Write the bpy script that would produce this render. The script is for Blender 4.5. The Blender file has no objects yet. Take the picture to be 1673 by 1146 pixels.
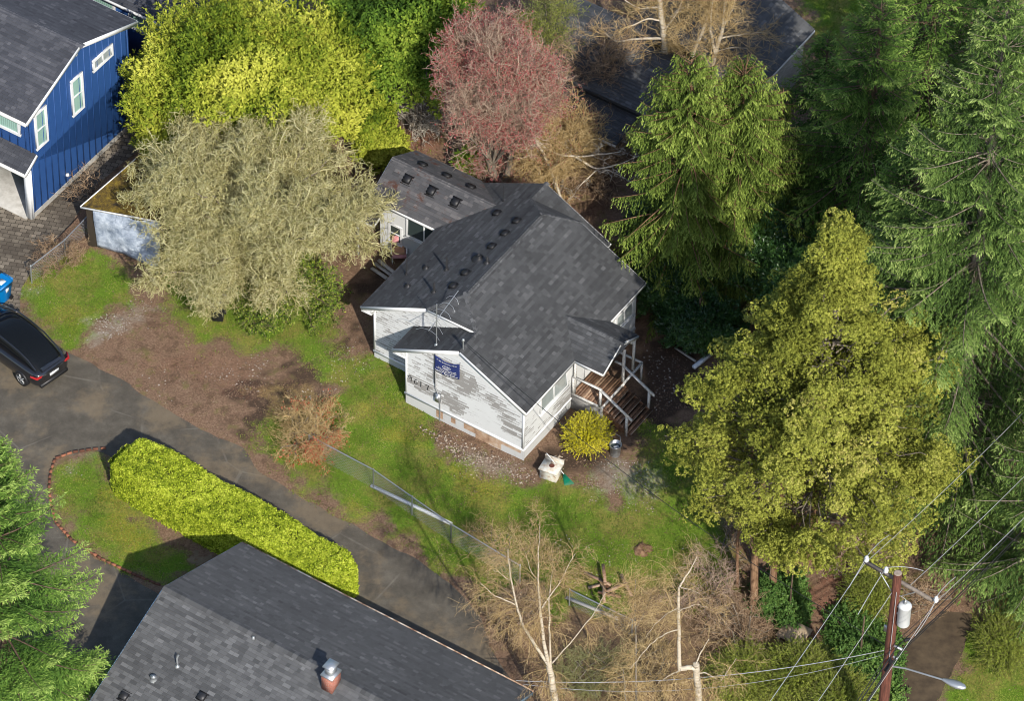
import bpy, math, random
import numpy as np
from mathutils import Matrix, Vector
random.seed(7); rng = np.random.default_rng(7)
# ------------------------------------------------------------------ camera, sky, sun, exposure
SC = bpy.context.scene
W_, H_ = 1673.0, 1146.0
FPX, TH, RO, SPX = 7841.56, 0.79644, -0.023055, 41.0
DIST = FPX / SPX
fwd = np.array([0, math.cos(TH), -math.sin(TH)]); up0 = np.array([0, math.sin(TH), math.cos(TH)]); rt0 = np.array([1.0, 0, 0])
cr, sr = math.cos(RO), math.sin(RO)
RT = cr * rt0 - sr * up0; UP = sr * rt0 + cr * up0
CAM = -DIST * fwd
cd = bpy.data.cameras.new('camera'); cam = bpy.data.objects.new('camera', cd); SC.collection.objects.link(cam)
cd.sensor_width = 36.0; cd.lens = FPX * 36.0 / W_; cd.clip_start = 1.0; cd.clip_end = 4000.0
cam.matrix_world = Matrix(((RT[0], UP[0], -fwd[0], CAM[0]), (RT[1], UP[1], -fwd[1], CAM[1]), (RT[2], UP[2], -fwd[2], CAM[2]), (0, 0, 0, 1)))
SC.camera = cam
SC.render.resolution_x = 1024; SC.render.resolution_y = 702
SUN_EL, SUN_AZ = math.radians(38.0), math.radians(108.5 - 180.0)      # azimuth of the direction TOWARDS the sun, from +X
world = bpy.data.worlds.new('World'); SC.world = world; world.use_nodes = True
wn = world.node_tree; sky = wn.nodes.new('ShaderNodeTexSky'); sky.sky_type = 'NISHITA'; sky.sun_disc = False
sky.sun_elevation = SUN_EL; sky.sun_rotation = math.pi / 2 - SUN_AZ
wn.links.new(sky.outputs[0], wn.nodes['Background'].inputs[0]); wn.nodes['Background'].inputs[1].default_value = 0.15
sl = bpy.data.lights.new('sun', 'SUN'); sl.energy = 4.4; sl.angle = math.radians(0.5); sl.color = (1.0, 0.94, 0.83)
so = bpy.data.objects.new('sun', sl); SC.collection.objects.link(so)
sd = Vector((math.cos(SUN_EL) * math.cos(SUN_AZ), math.cos(SUN_EL) * math.sin(SUN_AZ), math.sin(SUN_EL)))
so.rotation_euler = sd.to_track_quat('Z', 'Y').to_euler(); so.location = sd * 60
SC.view_settings.view_transform = 'Standard'; SC.view_settings.look = 'None'
SC.view_settings.exposure = 0.38; SC.render.filter_size = 1.0; SC.cycles.filter_width = 1.0; SC.view_settings.gamma = 1.0
# ------------------------------------------------------------------ survey helpers (turn a surveyed picture point into a place)
AL = -0.565217
D2 = np.array([math.cos(AL), math.sin(AL), 0.0]); D1 = np.array([-math.sin(AL), math.cos(AL), 0.0])
OG = np.array([0.52202, -5.9788, 0.0])
def ray(px, py): return fwd * FPX + RT * (px - 836.5) + UP * (573 - py)
def at(px, py, z=0.0):
    r = ray(px, py); return CAM + r * ((z - CAM[2]) / r[2])
def aty(px, py, Y):
    r = ray(px, py); return CAM + r * ((Y - CAM[1]) / r[1])
def atp(px, py, P, n):
    r = ray(px, py); return CAM + r * (((P - CAM) @ n) / (r @ n))
def G(u, v, z=0.0): return OG + u * D2 + v * D1 + np.array([0, 0, z])
def uv_of(P): q = np.asarray(P) - OG; return q @ D2, q @ D1
# ------------------------------------------------------------------ mesh helpers
def nrm(a): return a / np.maximum(np.linalg.norm(a, axis=-1, keepdims=True), 1e-9)
class MB:
    def __init__(s): s.V = []; s.F = []; s.A = []; s.n = 0
    def add(s, V, F, val=0.5):
        V = np.asarray(V, dtype=np.float64).reshape(-1, 3); F = np.asarray(F, dtype=np.int64)
        if len(V) == 0: return
        s.V.append(V); s.F.append(F + s.n); s.A.append(np.broadcast_to(np.asarray(val, dtype=np.float64), (len(V),)).copy()); s.n += len(V)
    def poly(s, pts, val=0.5): s.add(pts, [list(range(len(pts)))], val)
    def box(s, c, size, R=None, val=0.5):
        c = np.asarray(c, float); h = np.asarray(size, float) / 2
        V = np.array([[x, y, z] for x in (-1, 1) for y in (-1, 1) for z in (-1, 1)]) * h
        if R is not None: V = V @ np.asarray(R).T
        s.add(V + c, [[0, 1, 3, 2], [4, 6, 7, 5], [0, 4, 5, 1], [2, 3, 7, 6], [0, 2, 6, 4], [1, 5, 7, 3]], val)
    def bar(s, a, b, w, h, upv=(0, 0, 1), val=0.5):       # rectangular bar from a to b
        a = np.asarray(a, float); b = np.asarray(b, float); d = b - a; L = np.linalg.norm(d); x = d / L
        y = np.cross(np.asarray(upv, float), x); y = y / max(np.linalg.norm(y), 1e-9); z = np.cross(x, y)
        s.box((a + b) / 2, (L, w, h), np.stack([x, y, z], 1), val)
    def prism(s, poly, off, val=0.5):                      # polygon (n,3) extruded by vector off
        P = np.asarray(poly, float); n = len(P); Q = P + np.asarray(off, float)
        s.add(P, [list(range(n))[::-1]], val); s.add(Q, [list(range(n))], val)
        V = np.concatenate([P, Q]); s.add(V, [[i, (i + 1) % n, n + (i + 1) % n, n + i] for i in range(n)], val)
    def tube(s, path, r, n=8, val=0.5, caps=True):
        P = np.asarray(path, float); K = len(P); r = np.broadcast_to(np.asarray(r, float), (K,))
        T = np.gradient(P, axis=0); T = nrm(T)
        ref = np.array([0.13, 0.21, 1.0]) if abs(T[0][2]) < 0.9 else np.array([1.0, 0.1, 0.0])
        A = nrm(np.cross(T, ref)); B = np.cross(T, A)
        th = np.linspace(0, 2 * math.pi, n, endpoint=False)
        V = P[:, None] + r[:, None, None] * (np.cos(th)[None, :, None] * A[:, None] + np.sin(th)[None, :, None] * B[:, None])
        F = [[k * n + i, k * n + (i + 1) % n, (k + 1) * n + (i + 1) % n, (k + 1) * n + i] for k in range(K - 1) for i in range(n)]
        s.add(V.reshape(-1, 3), F, val)
        if caps and n > 3:
            s.add(V[0], [list(range(n))[::-1]], val); s.add(V[-1], [list(range(n))], val)
    def lathe(s, c, prof, n=20, val=0.5):                  # prof: list of (r, z)
        c = np.asarray(c, float); th = np.linspace(0, 2 * math.pi, n, endpoint=False)
        V = np.array([[r * math.cos(t), r * math.sin(t), z] for r, z in prof for t in th]) + c; K = len(prof)
        s.add(V, [[k * n + i, k * n + (i + 1) % n, (k + 1) * n + (i + 1) % n, (k + 1) * n + i] for k in range(K - 1) for i in range(n)], val)
    def quads(s, C, X, Y, val=0.5):                        # rhombus leaves: centre C, half length X, half width Y (n,3)
        n = len(C); V = np.stack([C - X, C + Y, C + X, C - Y], 1).reshape(-1, 3)
        F = np.arange(4 * n).reshape(n, 4); s.add(V, F, np.repeat(np.broadcast_to(val, (n,)), 4))
    def tubes(s, P, r0, r1, val=0.5, sides=3):             # many thin twigs at once: P (N,K,3)
        N, K, _ = P.shape; 
        if N == 0: return
        T = nrm(P[:, -1] - P[:, 0]); ref = rng.normal(size=(N, 3)); A = nrm(np.cross(T, ref)); B = np.cross(T, A)
        t = np.linspace(0, 1, K)
        r = (np.broadcast_to(r0, (N,))[:, None] * (1 - t) + np.broadcast_to(r1, (N,))[:, None] * t)
        th = np.arange(sides) * 2 * math.pi / sides
        off = np.cos(th)[None, :, None] * A[:, None] + np.sin(th)[None, :, None] * B[:, None]
        V = P[:, :, None] + r[:, :, None, None] * off[:, None]
        k, i = np.meshgrid(np.arange(K - 1), np.arange(sides), indexing='ij'); j = (i + 1) % sides
        F = np.stack([k * sides + i, k * sides + j, (k + 1) * sides + j, (k + 1) * sides + i], -1).reshape(-1, 4)
        F = (F[None] + (np.arange(N) * K * sides)[:, None, None]).reshape(-1, 4)
        s.add(V.reshape(-1, 3), F, np.repeat(np.broadcast_to(val, (N,)), K * sides))
    def build(s, name, mat, parent=None, smooth=False, sub=0.0):
        me = bpy.data.meshes.new(name)
        if s.n:
            V = np.concatenate(s.V); me.vertices.add(len(V)); me.vertices.foreach_set('co', V.ravel())
            li = []; ls = []; o = 0
            for F in s.F:
                F = np.atleast_2d(F); k = F.shape[1]; li.append(F.ravel()); ls.append(o + np.arange(len(F)) * k); o += F.size
            li = np.concatenate(li); ls = np.concatenate(ls)
            me.loops.add(len(li)); me.loops.foreach_set('vertex_index', li.astype(np.int32))
            me.polygons.add(len(ls)); me.polygons.foreach_set('loop_start', ls.astype(np.int32))
            if smooth: me.polygons.foreach_set('use_smooth', np.ones(len(ls), dtype=bool))
            me.update(calc_edges=True)
            a = me.attributes.new('v', 'FLOAT', 'POINT'); a.data.foreach_set('value', np.concatenate(s.A).astype(np.float32))
        me.materials.append(mat)
        o = bpy.data.objects.new(name, me); SC.collection.objects.link(o)
        if parent is not None: o.parent = parent
        return o
def tag(o, label=None, cat=None, group=None, kind=None):
    if label: o['label'] = label
    if cat: o['category'] = cat
    if group: o['group'] = group
    if kind: o['kind'] = kind
    return o
def thing(name, label, cat, loc=(0, 0, 0), rz=0.0, group=None):
    o = bpy.data.objects.new(name, None); SC.collection.objects.link(o); o.empty_display_size = 0.3
    o.location = Vector([float(c) for c in loc]); o.rotation_euler = (0, 0, rz); return tag(o, label, cat, group)
def rotz(a): c, s = math.cos(a), math.sin(a); return np.array([[c, -s, 0], [s, c, 0], [0, 0, 1.0]])
def loc_of(P, root, rz):                                    # world point -> local of an Empty at root, turned rz
    return (np.asarray(P) - np.asarray(root)) @ rotz(rz)
# value noise
_lat = rng.random((64, 64, 64))
def vnoise(P, scale=1.0):
    q = np.asarray(P, float) * scale + 100.37; i = np.floor(q).astype(int); f = q - i; f = f * f * (3 - 2 * f); r = 0
    for dx in (0, 1):
        for dy in (0, 1):
            for dz in (0, 1):
                w = (f[..., 0] if dx else 1 - f[..., 0]) * (f[..., 1] if dy else 1 - f[..., 1]) * (f[..., 2] if dz else 1 - f[..., 2])
                r = r + w * _lat[(i[..., 0] + dx) % 64, (i[..., 1] + dy) % 64, (i[..., 2] + dz) % 64]
    return r
# ------------------------------------------------------------------ materials
def S(r, g, b):                                              # sRGB 0-255 -> linear
    f = lambda c: (c / 255 / 12.92) if c / 255 <= 0.04045 else ((c / 255 + 0.055) / 1.055) ** 2.4
    return (f(r), f(g), f(b))
class NT:
    def __init__(s, name):
        s.m = bpy.data.materials.new(name); s.m.use_nodes = True; s.t = s.m.node_tree; s.b = s.t.nodes['Principled BSDF']; s.out = s.t.nodes['Material Output']
    def n(s, ty, **k):
        o = s.t.nodes.new('ShaderNode' + ty)
        for a, b in k.items(): setattr(o, a, b)
        return o
    def l(s, a, b): s.t.links.new(a, b)
    def setv(s, sock, v):
        if hasattr(v, 'links') or isinstance(v, bpy.types.NodeSocket): s.l(v, sock)
        else: sock.default_value = (*v, 1.0) if isinstance(v, tuple) and len(v) == 3 and sock.type == 'RGBA' else v
    def coord(s, out='Object', scale=(1, 1, 1), rot=(0, 0, 0)):
        tc = s.n('TexCoord'); mp = s.n('Mapping'); mp.inputs['Scale'].default_value = scale; mp.inputs['Rotation'].default_value = rot; s.l(tc.outputs[out], mp.inputs[0]); return mp.outputs[0]
    def noise(s, scale, detail=3, rough=0.6, vec=None):
        o = s.n('TexNoise'); o.inputs['Scale'].default_value = scale; o.inputs['Detail'].default_value = detail; o.inputs['Roughness'].default_value = rough
        s.l(vec if vec is not None else s.coord(), o.inputs['Vector']); return o.outputs['Fac']
    def attr(s, name, out='Fac'): o = s.n('Attribute', attribute_name=name); return o.outputs[out]
    def ramp(s, fac, stops):
        o = s.n('ValToRGB'); e = o.color_ramp.elements
        while len(e) < len(stops): e.new(0.5)
        for q, (p, c) in zip(e, stops): q.position = p; q.color = (*c, 1) if len(c) == 3 else c
        s.l(fac, o.inputs[0]); return o.outputs[0]
    def mix(s, fac, a, b, mode='MIX'):
        o = s.n('Mix', data_type='RGBA', blend_type=mode); s.setv(o.inputs[0], fac); s.setv(o.inputs[6], a); s.setv(o.inputs[7], b); return o.outputs[2]
    def math(s, op, a, b=0.0, c=0.0, clamp=False):
        o = s.n('Math', operation=op, use_clamp=clamp); s.setv(o.inputs[0], a); s.setv(o.inputs[1], b); s.setv(o.inputs[2], c); return o.outputs[0]
    def step(s, x, lo, hi): o = s.n('MapRange', interpolation_type='SMOOTHSTEP'); s.setv(o.inputs[0], x); o.inputs[1].default_value = lo; o.inputs[2].default_value = hi; return o.outputs[0]
    def bump(s, h, strength=0.3, dist=0.01):
        o = s.n('Bump'); o.inputs['Strength'].default_value = strength; o.inputs['Distance'].default_value = dist; s.l(h, o.inputs['Height']); s.l(o.outputs[0], s.b.inputs['Normal'])
    def fin(s, col, rough=0.7, metal=0.0, spec=0.5):
        s.setv(s.b.inputs['Base Color'], col); s.setv(s.b.inputs['Roughness'], rough); s.b.inputs['Metallic'].default_value = metal
        s.b.inputs['Specular IOR Level'].default_value = spec; return s.m
def m_leaf(name, cols, trans=0.35, rough=0.75, spec=0.12):
    t = NT(name); n = len(cols); c = t.ramp(t.attr('v'), [(i / (n - 1), c) for i, c in enumerate(cols)])
    t.fin(c, rough, 0, spec); tr = t.n('BsdfTranslucent'); t.l(c, tr.inputs[0]); mx = t.n('MixShader'); mx.inputs[0].default_value = trans
    t.l(t.b.outputs[0], mx.inputs[1]); t.l(tr.outputs[0], mx.inputs[2]); t.l(mx.outputs[0], t.out.inputs[0]); return t.m
def m_var(name, cols, rough=0.8, scale=6, amt=0.5, metal=0.0, spec=0.4, detail=4, bump=0.2, bscale=40):   # noise-varied solid, v shifts it
    t = NT(name); f = t.math('ADD', t.math('MULTIPLY', t.attr('v'), 1 - amt), t.math('MULTIPLY', t.noise(scale, detail), amt)); n = len(cols)
    c = t.ramp(f, [(0.3 + 0.4 * i / (n - 1), c) for i, c in enumerate(cols)])
    if bump: t.bump(t.noise(bscale, 3), bump, 0.02)
    return t.fin(c, rough, metal, spec)
def m_shingle(name, dark, mid, light, warm=None):
    t = NT(name); g = t.noise(160, 2, 0.8); big = t.noise(0.55, 4, 0.6)
    f = t.math('ADD', t.math('MULTIPLY', t.attr('v'), 0.72), t.math('ADD', t.math('MULTIPLY', g, 0.16), t.math('MULTIPLY', big, 0.34)))
    c = t.ramp(f, [(0.25, dark), (0.6, mid), (0.95, light)])
    if warm: c = t.mix(t.step(t.math('ADD', t.noise(1.1, 6, 0.7), t.math('MULTIPLY', t.attr('v'), 0.1)), 0.6, 0.72), c, warm)
    t.bump(g, 0.35, 0.01); return t.fin(c, 0.9, 0, 0.25)
def m_bark(name, a, b, scale=8, stretch=0.25):
    t = NT(name); v = t.coord('Object', (1, 1, stretch)); f = t.noise(scale, 5, 0.7, v); c = t.ramp(f, [(0.35, a), (0.65, b)]); t.bump(f, 0.5, 0.03); return t.fin(c, 0.9, 0, 0.2)
def m_birch(name):
    t = NT(name); v = t.coord('Object', (1.2, 1.2, 9)); f = t.noise(2.2, 4, 0.6, v); c = t.ramp(f, [(0.30, S(66, 56, 48)), (0.44, S(176, 164, 145)), (0.8, S(206, 197, 180))]); return t.fin(c, 0.8, 0, 0.3)
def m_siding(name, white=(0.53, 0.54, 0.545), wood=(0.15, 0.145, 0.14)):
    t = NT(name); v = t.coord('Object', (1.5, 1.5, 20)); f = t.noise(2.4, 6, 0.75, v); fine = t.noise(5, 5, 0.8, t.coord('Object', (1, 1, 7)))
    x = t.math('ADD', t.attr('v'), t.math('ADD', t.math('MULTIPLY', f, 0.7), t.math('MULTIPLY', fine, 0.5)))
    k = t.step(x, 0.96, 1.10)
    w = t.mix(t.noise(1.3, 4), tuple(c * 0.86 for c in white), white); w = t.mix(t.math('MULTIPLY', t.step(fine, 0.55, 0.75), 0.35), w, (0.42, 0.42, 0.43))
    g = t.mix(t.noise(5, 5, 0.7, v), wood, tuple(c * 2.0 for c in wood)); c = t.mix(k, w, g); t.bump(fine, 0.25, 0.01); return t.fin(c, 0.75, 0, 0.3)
def m_glass(name, tint=(0.035, 0.05, 0.05), curtain=None):
    t = NT(name); c = tint
    if curtain:
        w = t.n('TexWave', wave_type='BANDS'); w.inputs['Scale'].default_value = 3.0; w.inputs['Distortion'].default_value = 1.5; t.l(t.coord('Object', (1, 1, 0.05)), w.inputs[0])
        c = t.mix(w.outputs['Fac'], tuple(x * 0.7 for x in curtain), curtain)
    return t.fin(c, 0.08, 0, 0.8)
def m_plain(name, col, rough=0.6, metal=0.0, spec=0.4, var=0.12, scale=5):
    t = NT(name); c = t.mix(t.noise(scale, 4), tuple(x * (1 - var) for x in col), tuple(min(1, x * (1 + var)) for x in col)); return t.fin(c, rough, metal, spec)
M = {}
M['shingle'] = m_shingle('dark_shingle', (0.018, 0.0185, 0.020), (0.052, 0.054, 0.058), (0.13, 0.133, 0.14))
M['shingle_annex'] = m_shingle('annex_shingle', (0.022, 0.023, 0.026), (0.07, 0.07, 0.075), (0.17, 0.16, 0.16), (0.075, 0.035, 0.025))
M['shingle_near'] = m_shingle('grey_shingle', (0.032, 0.033, 0.035), (0.070, 0.072, 0.076), (0.16, 0.162, 0.168))
M['shingle_blue'] = m_shingle('slate_shingle', (0.02, 0.021, 0.027), (0.055, 0.058, 0.07), (0.13, 0.13, 0.145))
M['siding'] = m_siding('peeling_white_siding')
M['plywood'] = m_var('bare_plywood', [(0.22, 0.13, 0.08), (0.40, 0.27, 0.18), (0.5, 0.42, 0.34)], 0.85, 3, 0.8)
M['trim'] = m_plain('white_trim', (0.64, 0.65, 0.66), 0.6)
M['trim_old'] = m_var('worn_white_trim', [(0.30, 0.29, 0.28), (0.62, 0.62, 0.61), (0.74, 0.74, 0.74)], 0.75, 7, 0.8)
M['blue'] = m_plain('blue_siding', (0.020, 0.068, 0.215), 0.55, 0, 0.4, 0.14, 1.2)
M['lightblue'] = m_plain('pale_blue_siding', (0.25, 0.40, 0.55), 0.6)
M['concrete'] = m_var('pale_concrete', [(0.25, 0.24, 0.22), (0.42, 0.41, 0.39)], 0.9, 3, 0.8)
M['glass'] = m_glass('window_glass'); M['glass_green'] = m_glass('curtained_glass', curtain=(0.30, 0.48, 0.42)); M['glass_grey'] = m_glass('blind_glass', curtain=(0.32, 0.36, 0.36))
M['deck'] = m_var('brown_deck_boards', [(0.09, 0.045, 0.025), (0.22, 0.125, 0.075), (0.36, 0.25, 0.17)], 0.6, 9, 0.6)
M['deck_light'] = m_var('grey_weathered_boards', [(0.2, 0.15, 0.11), (0.36, 0.3, 0.25)], 0.8, 9, 0.6)
M['white_wood'] = m_var('chipped_white_rail', [(0.2, 0.19, 0.18), (0.55, 0.54, 0.52), (0.68, 0.68, 0.66)], 0.75, 12, 0.8)
M['black_plastic'] = m_plain('black_plastic', (0.012, 0.012, 0.014), 0.5)
M['dark_metal'] = m_plain('dark_metal', (0.03, 0.03, 0.033), 0.45, 0.3)
M['galv'] = m_plain('galvanised_metal', (0.42, 0.44, 0.46), 0.4, 0.7, 0.5)
M['grey_metal'] = m_plain('dull_grey_metal', (0.30, 0.31, 0.32), 0.55, 0.3)
M['wire'] = m_plain('pale_wire', (.34, .35, .36), .5)
M['ink'] = m_plain('black_marker', (0.015, 0.015, 0.016), 0.8)
M['bark'] = m_bark('brown_bark', (0.055, 0.038, 0.026), (0.17, 0.12, 0.085)); M['bark_grey'] = m_bark('grey_bark', (0.09, 0.075, 0.06), (0.27, 0.23, 0.18))
M['bark_red'] = m_bark('red_brown_bark', (0.09, 0.045, 0.025), (0.26, 0.16, 0.095)); M['birch'] = m_birch('white_birch_bark')
M['soil'] = m_var('dark_soil', [(0.03, 0.02, 0.014), (0.08, 0.055, 0.04)], 0.95, 8, 0.8)
# ------------------------------------------------------------------ shingles and clapboards laid piece by piece
def clip(poly, half):                                         # Sutherland-Hodgman against list of (a,b,c): a*s+b*t<=c
    for a, b, c in half:
        out = []; n = len(poly)
        for i in range(n):
            p, q = poly[i], poly[(i + 1) % n]; dp = a * p[0] + b * p[1] - c; dq = a * q[0] + b * q[1] - c
            if dp <= 0: out.append(p)
            if (dp < 0 < dq) or (dq < 0 < dp): k = dp / (dp - dq); out.append((p[0] + k * (q[0] - p[0]), p[1] + k * (q[1] - p[1])))
        poly = out
        if len(poly) < 3: return []
    return poly
def halves(poly):
    A = sum(poly[i][0] * poly[(i + 1) % len(poly)][1] - poly[(i + 1) % len(poly)][0] * poly[i][1] for i in range(len(poly)))
    P = poly if A > 0 else poly[::-1]; h = []
    for i in range(len(P)):
        (x0, y0), (x1, y1) = P[i], P[(i + 1) % len(P)]; a, b = (y1 - y0), -(x1 - x0); L = math.hypot(a, b); h.append((a / L, b / L, (a * x0 + b * y0) / L))
    return h
def shingles(mb, P0, A, B, poly, row=0.14, tab=0.26, lift=0.028, jit=0.24, base=0.5, streak=0.0):
    A = np.asarray(A, float); B = np.asarray(B, float); N = np.cross(A, B); N /= np.linalg.norm(N)
    if N[2] < 0: N = -N
    H = halves(poly); S0, S1 = min(p[0] for p in poly), max(p[0] for p in poly); T0, T1 = min(p[1] for p in poly), max(p[1] for p in poly)
    r = 0; t = T0; rr = random.Random(int(abs(P0[0] * 97 + P0[1] * 31 + S1 * 7) * 10) % 99999)
    while t < T1:
        s = S0 - rr.random() * tab; rowv = rr.gauss(0, 0.05)
        while s < S1:
            w = tab * rr.uniform(0.55, 1.3); q = [(s + .004, t), (s + w - .004, t), (s + w - .004, t + row * 1.1), (s + .004, t + row * 1.1)]
            v = base + rowv + rr.gauss(0, 0.10) * jit * 2 + (0.16 if rr.random() < 0.10 else 0)
            bt = rr.uniform(0, 0.012) 
            c = clip([(a, b - (bt if i < 2 else 0)) for i, (a, b) in enumerate(q)], H)
            if c:
                zf = lambda b: lift * (1 - (b - t) / row) + 0.004
                P = [P0 + a * A + b * B + N * zf(b) for a, b in c]; mb.poly(P, v)
                e = clip(q, H[:]);
                if len(c) == 4 and t > T0 - 1:
                    lo = P[:2]; mb.poly([lo[0] - N * lift * 1.0, lo[1] - N * lift * 1.0, lo[1], lo[0]], v + 0.30)  # butt edges a lighter tone, painting in the light they catch
            s += w
        t += row; r += 1
def ridge_caps(mb, a, b, nl, nr, w=0.15, step=0.16, lift=0.03, base=0.62):   # caps bent over the ridge a->b; nl,nr down-slope unit vectors
    a = np.asarray(a, float); b = np.asarray(b, float); L = np.linalg.norm(b - a); d = (b - a) / L; k = int(L / step); nl = np.asarray(nl, float); nr = np.asarray(nr, float)
    for i in range(k + 1):
        p = a + d * min(i * step, L); q = p + d * step * 1.15; o = np.array([0, 0, lift]); o2 = np.array([0, 0, lift * 0.45]); v = base + random.gauss(0, 0.1)
        mb.poly([p + o, q + o2, q + nl * w + o2, p + nl * w + o], v); mb.poly([p + o, p + nr * w + o, q + nr * w + o2, q + o2], v)
        mb.poly([p + o, p + nl * w + o, p + nl * w - o * .3, p - o * .3], v * .8); mb.poly([p + o, p - o * .3, p + nr * w - o * .3, p + nr * w + o], v * .8)
def clap(mb, P0, A, poly, peel, row=0.125, out=None, lift=0.028):       # clapboards: s along A, t = height
    A = np.asarray(A, float); N = np.asarray(out, float); H = halves(poly); S0, S1 = min(p[0] for p in poly), max(p[0] for p in poly); T0, T1 = min(p[1] for p in poly), max(p[1] for p in poly)
    t = T0
    while t < T1:
        s = S0
        while s < S1:
            w = random.uniform(0.12, 0.4); c = clip([(s, t), (s + w, t), (s + w, t + row), (s, t + row)], H)
            if c:
                v = peel(s + w / 2, t + row / 2)
                vb_ = v + random.uniform(.22, .5); mb.poly([P0 + a * A + np.array([0, 0, b]) + N * (lift * (1 - (b - t) / row) + .002) for a, b in c], [v + (vb_ - v) * (b - t) / row for a, b in c])  # peel value raised towards board tops, painting in the lap shadow lines
                lo = [p for p in c if abs(p[1] - t) < 1e-6]
                if len(lo) == 2: mb.poly([P0 + lo[0][0] * A + np.array([0, 0, t]) + N * .002, P0 + lo[1][0] * A + np.array([0, 0, t]) + N * .002, P0 + lo[1][0] * A + np.array([0, 0, t]) + N * (lift + .002), P0 + lo[0][0] * A + np.array([0, 0, t]) + N * (lift + .002)], v)
            s += w
        t += row
def window(parent, P, A, N, w, h, panes=1, frame='trim', glass='glass', horiz=False, fw=0.09, depth=0.05, sill=True, name='window'):
    """P lower-left corner of the frame (outside), A along, N outward"""
    A = np.asarray(A, float); N = np.asarray(N, float); Z = np.array([0, 0, 1.0]); P = np.asarray(P, float); m = MB()
    def b(s0, s1, t0, t1, d0=0.0, d1=depth): 
        m.prism([P + A * s0 + Z * t0 + N * d0, P + A * s1 + Z * t0 + N * d0, P + A * s1 + Z * t1 + N * d0, P + A * s0 + Z * t1 + N * d0], N * (d1 - d0))
    b(0, w, 0, fw); b(0, w, h - fw, h); b(0, fw, fw, h - fw); b(w - fw, w, fw, h - fw)
    for i in range(1, panes):
        if horiz: t = h * i / panes; b(fw, w - fw, t - .025, t + .025, 0, depth * .8)
        else: t = w * i / panes; b(t - .03, t + .03, fw, h - fw, 0, depth * .8)
    f = m.build(name, M[frame], parent)
    g = MB(); g.prism([P + A * fw + Z * fw + N * .004, P + A * (w - fw) + Z * fw + N * .004, P + A * (w - fw) + Z * (h - fw) + N * .004, P + A * fw + Z * (h - fw) + N * .004], N * .014); g.build('pane', M[glass], f)
    if sill: q = MB(); q.prism([P + A * -.04 - Z * .04 + N * .0, P + A * (w + .04) - Z * .04, P + A * (w + .04) - Z * .004, P - A * .04 - Z * .004], N * (depth + .05)); q.build('sill', M[frame], f)
    return f
# ================================================================== THE GROUND, ROADS AND PATHS
def unp(pts, z=0.0): return np.array([at(x, y, z)[:2] for x, y in pts])
def sdist(Q, poly):                                           # signed distance, positive inside
    P = np.asarray(poly, float); n = len(P); d = np.full(len(Q), 1e9); ins = np.zeros(len(Q), bool)
    for i in range(n):
        a, b = P[i], P[(i + 1) % n]; e = b - a; w = Q - a; t = np.clip((w @ e) / (e @ e), 0, 1); d = np.minimum(d, np.hypot(*(w - t[:, None] * e).T))
        c = ((a[1] > Q[:, 1]) != (b[1] > Q[:, 1])); xi = a[0] + (Q[:, 1] - a[1]) / (b[1] - a[1] + 1e-12) * (b[0] - a[0]); ins ^= c & (Q[:, 0] < xi)
    return np.where(ins, d, -d)
ROAD = [(-700, 180), (-200, 395), (0, 530), (60, 548), (100, 568), (200, 622), (300, 688), (395, 733), (425, 770), (500, 818), (600, 872), (680, 915), (745, 962), (785, 1010), (800, 1060), (850, 1130), (1000, 1320), (1250, 1600), (1050, 1700), (800, 1480), (620, 1200), (560, 1090), (400, 1300), (-100, 1500), (60, 1150), (150, 1050), (210, 975), (165, 915), (100, 870), (82, 830), (78, 780), (85, 748), (150, 734), (175, 733), (300, 830), (450, 890), (610, 960), (690, 1030), (760, 1120), (700, 1250), (560, 1400), (100, 1700), (-700, 1700), (-700, 900)]
RD = unp([(-700, 180), (-200, 395), (0, 530), (60, 548), (100, 568), (200, 622), (300, 688), (395, 733), (425, 770), (500, 818), (600, 872), (680, 915), (745, 962), (785, 1010), (800, 1060), (850, 1130), (1000, 1320), (1250, 1600), (1000, 1700), (560, 1010), (450, 940), (330, 870), (240, 800), (180, 745), (150, 737), (88, 750), (80, 790), (86, 850), (120, 888), (170, 920), (235, 958), (330, 1010), (500, 1300), (-100, 1800), (-900, 1600), (-900, 700)])
LANE = unp([(1540, 1000), (1590, 1005), (1575, 1060), (1530, 1150), (1400, 1400), (1150, 1400), (1400, 1146), (1455, 1085), (1500, 1035)])
PAV = unp([(-400, 150), (0, 328), (55, 357), (215, 205), (245, 230), (160, 300), (118, 365), (60, 430), (35, 470), (30, 540), (0, 528), (-300, 400)])
Z = {}
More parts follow.
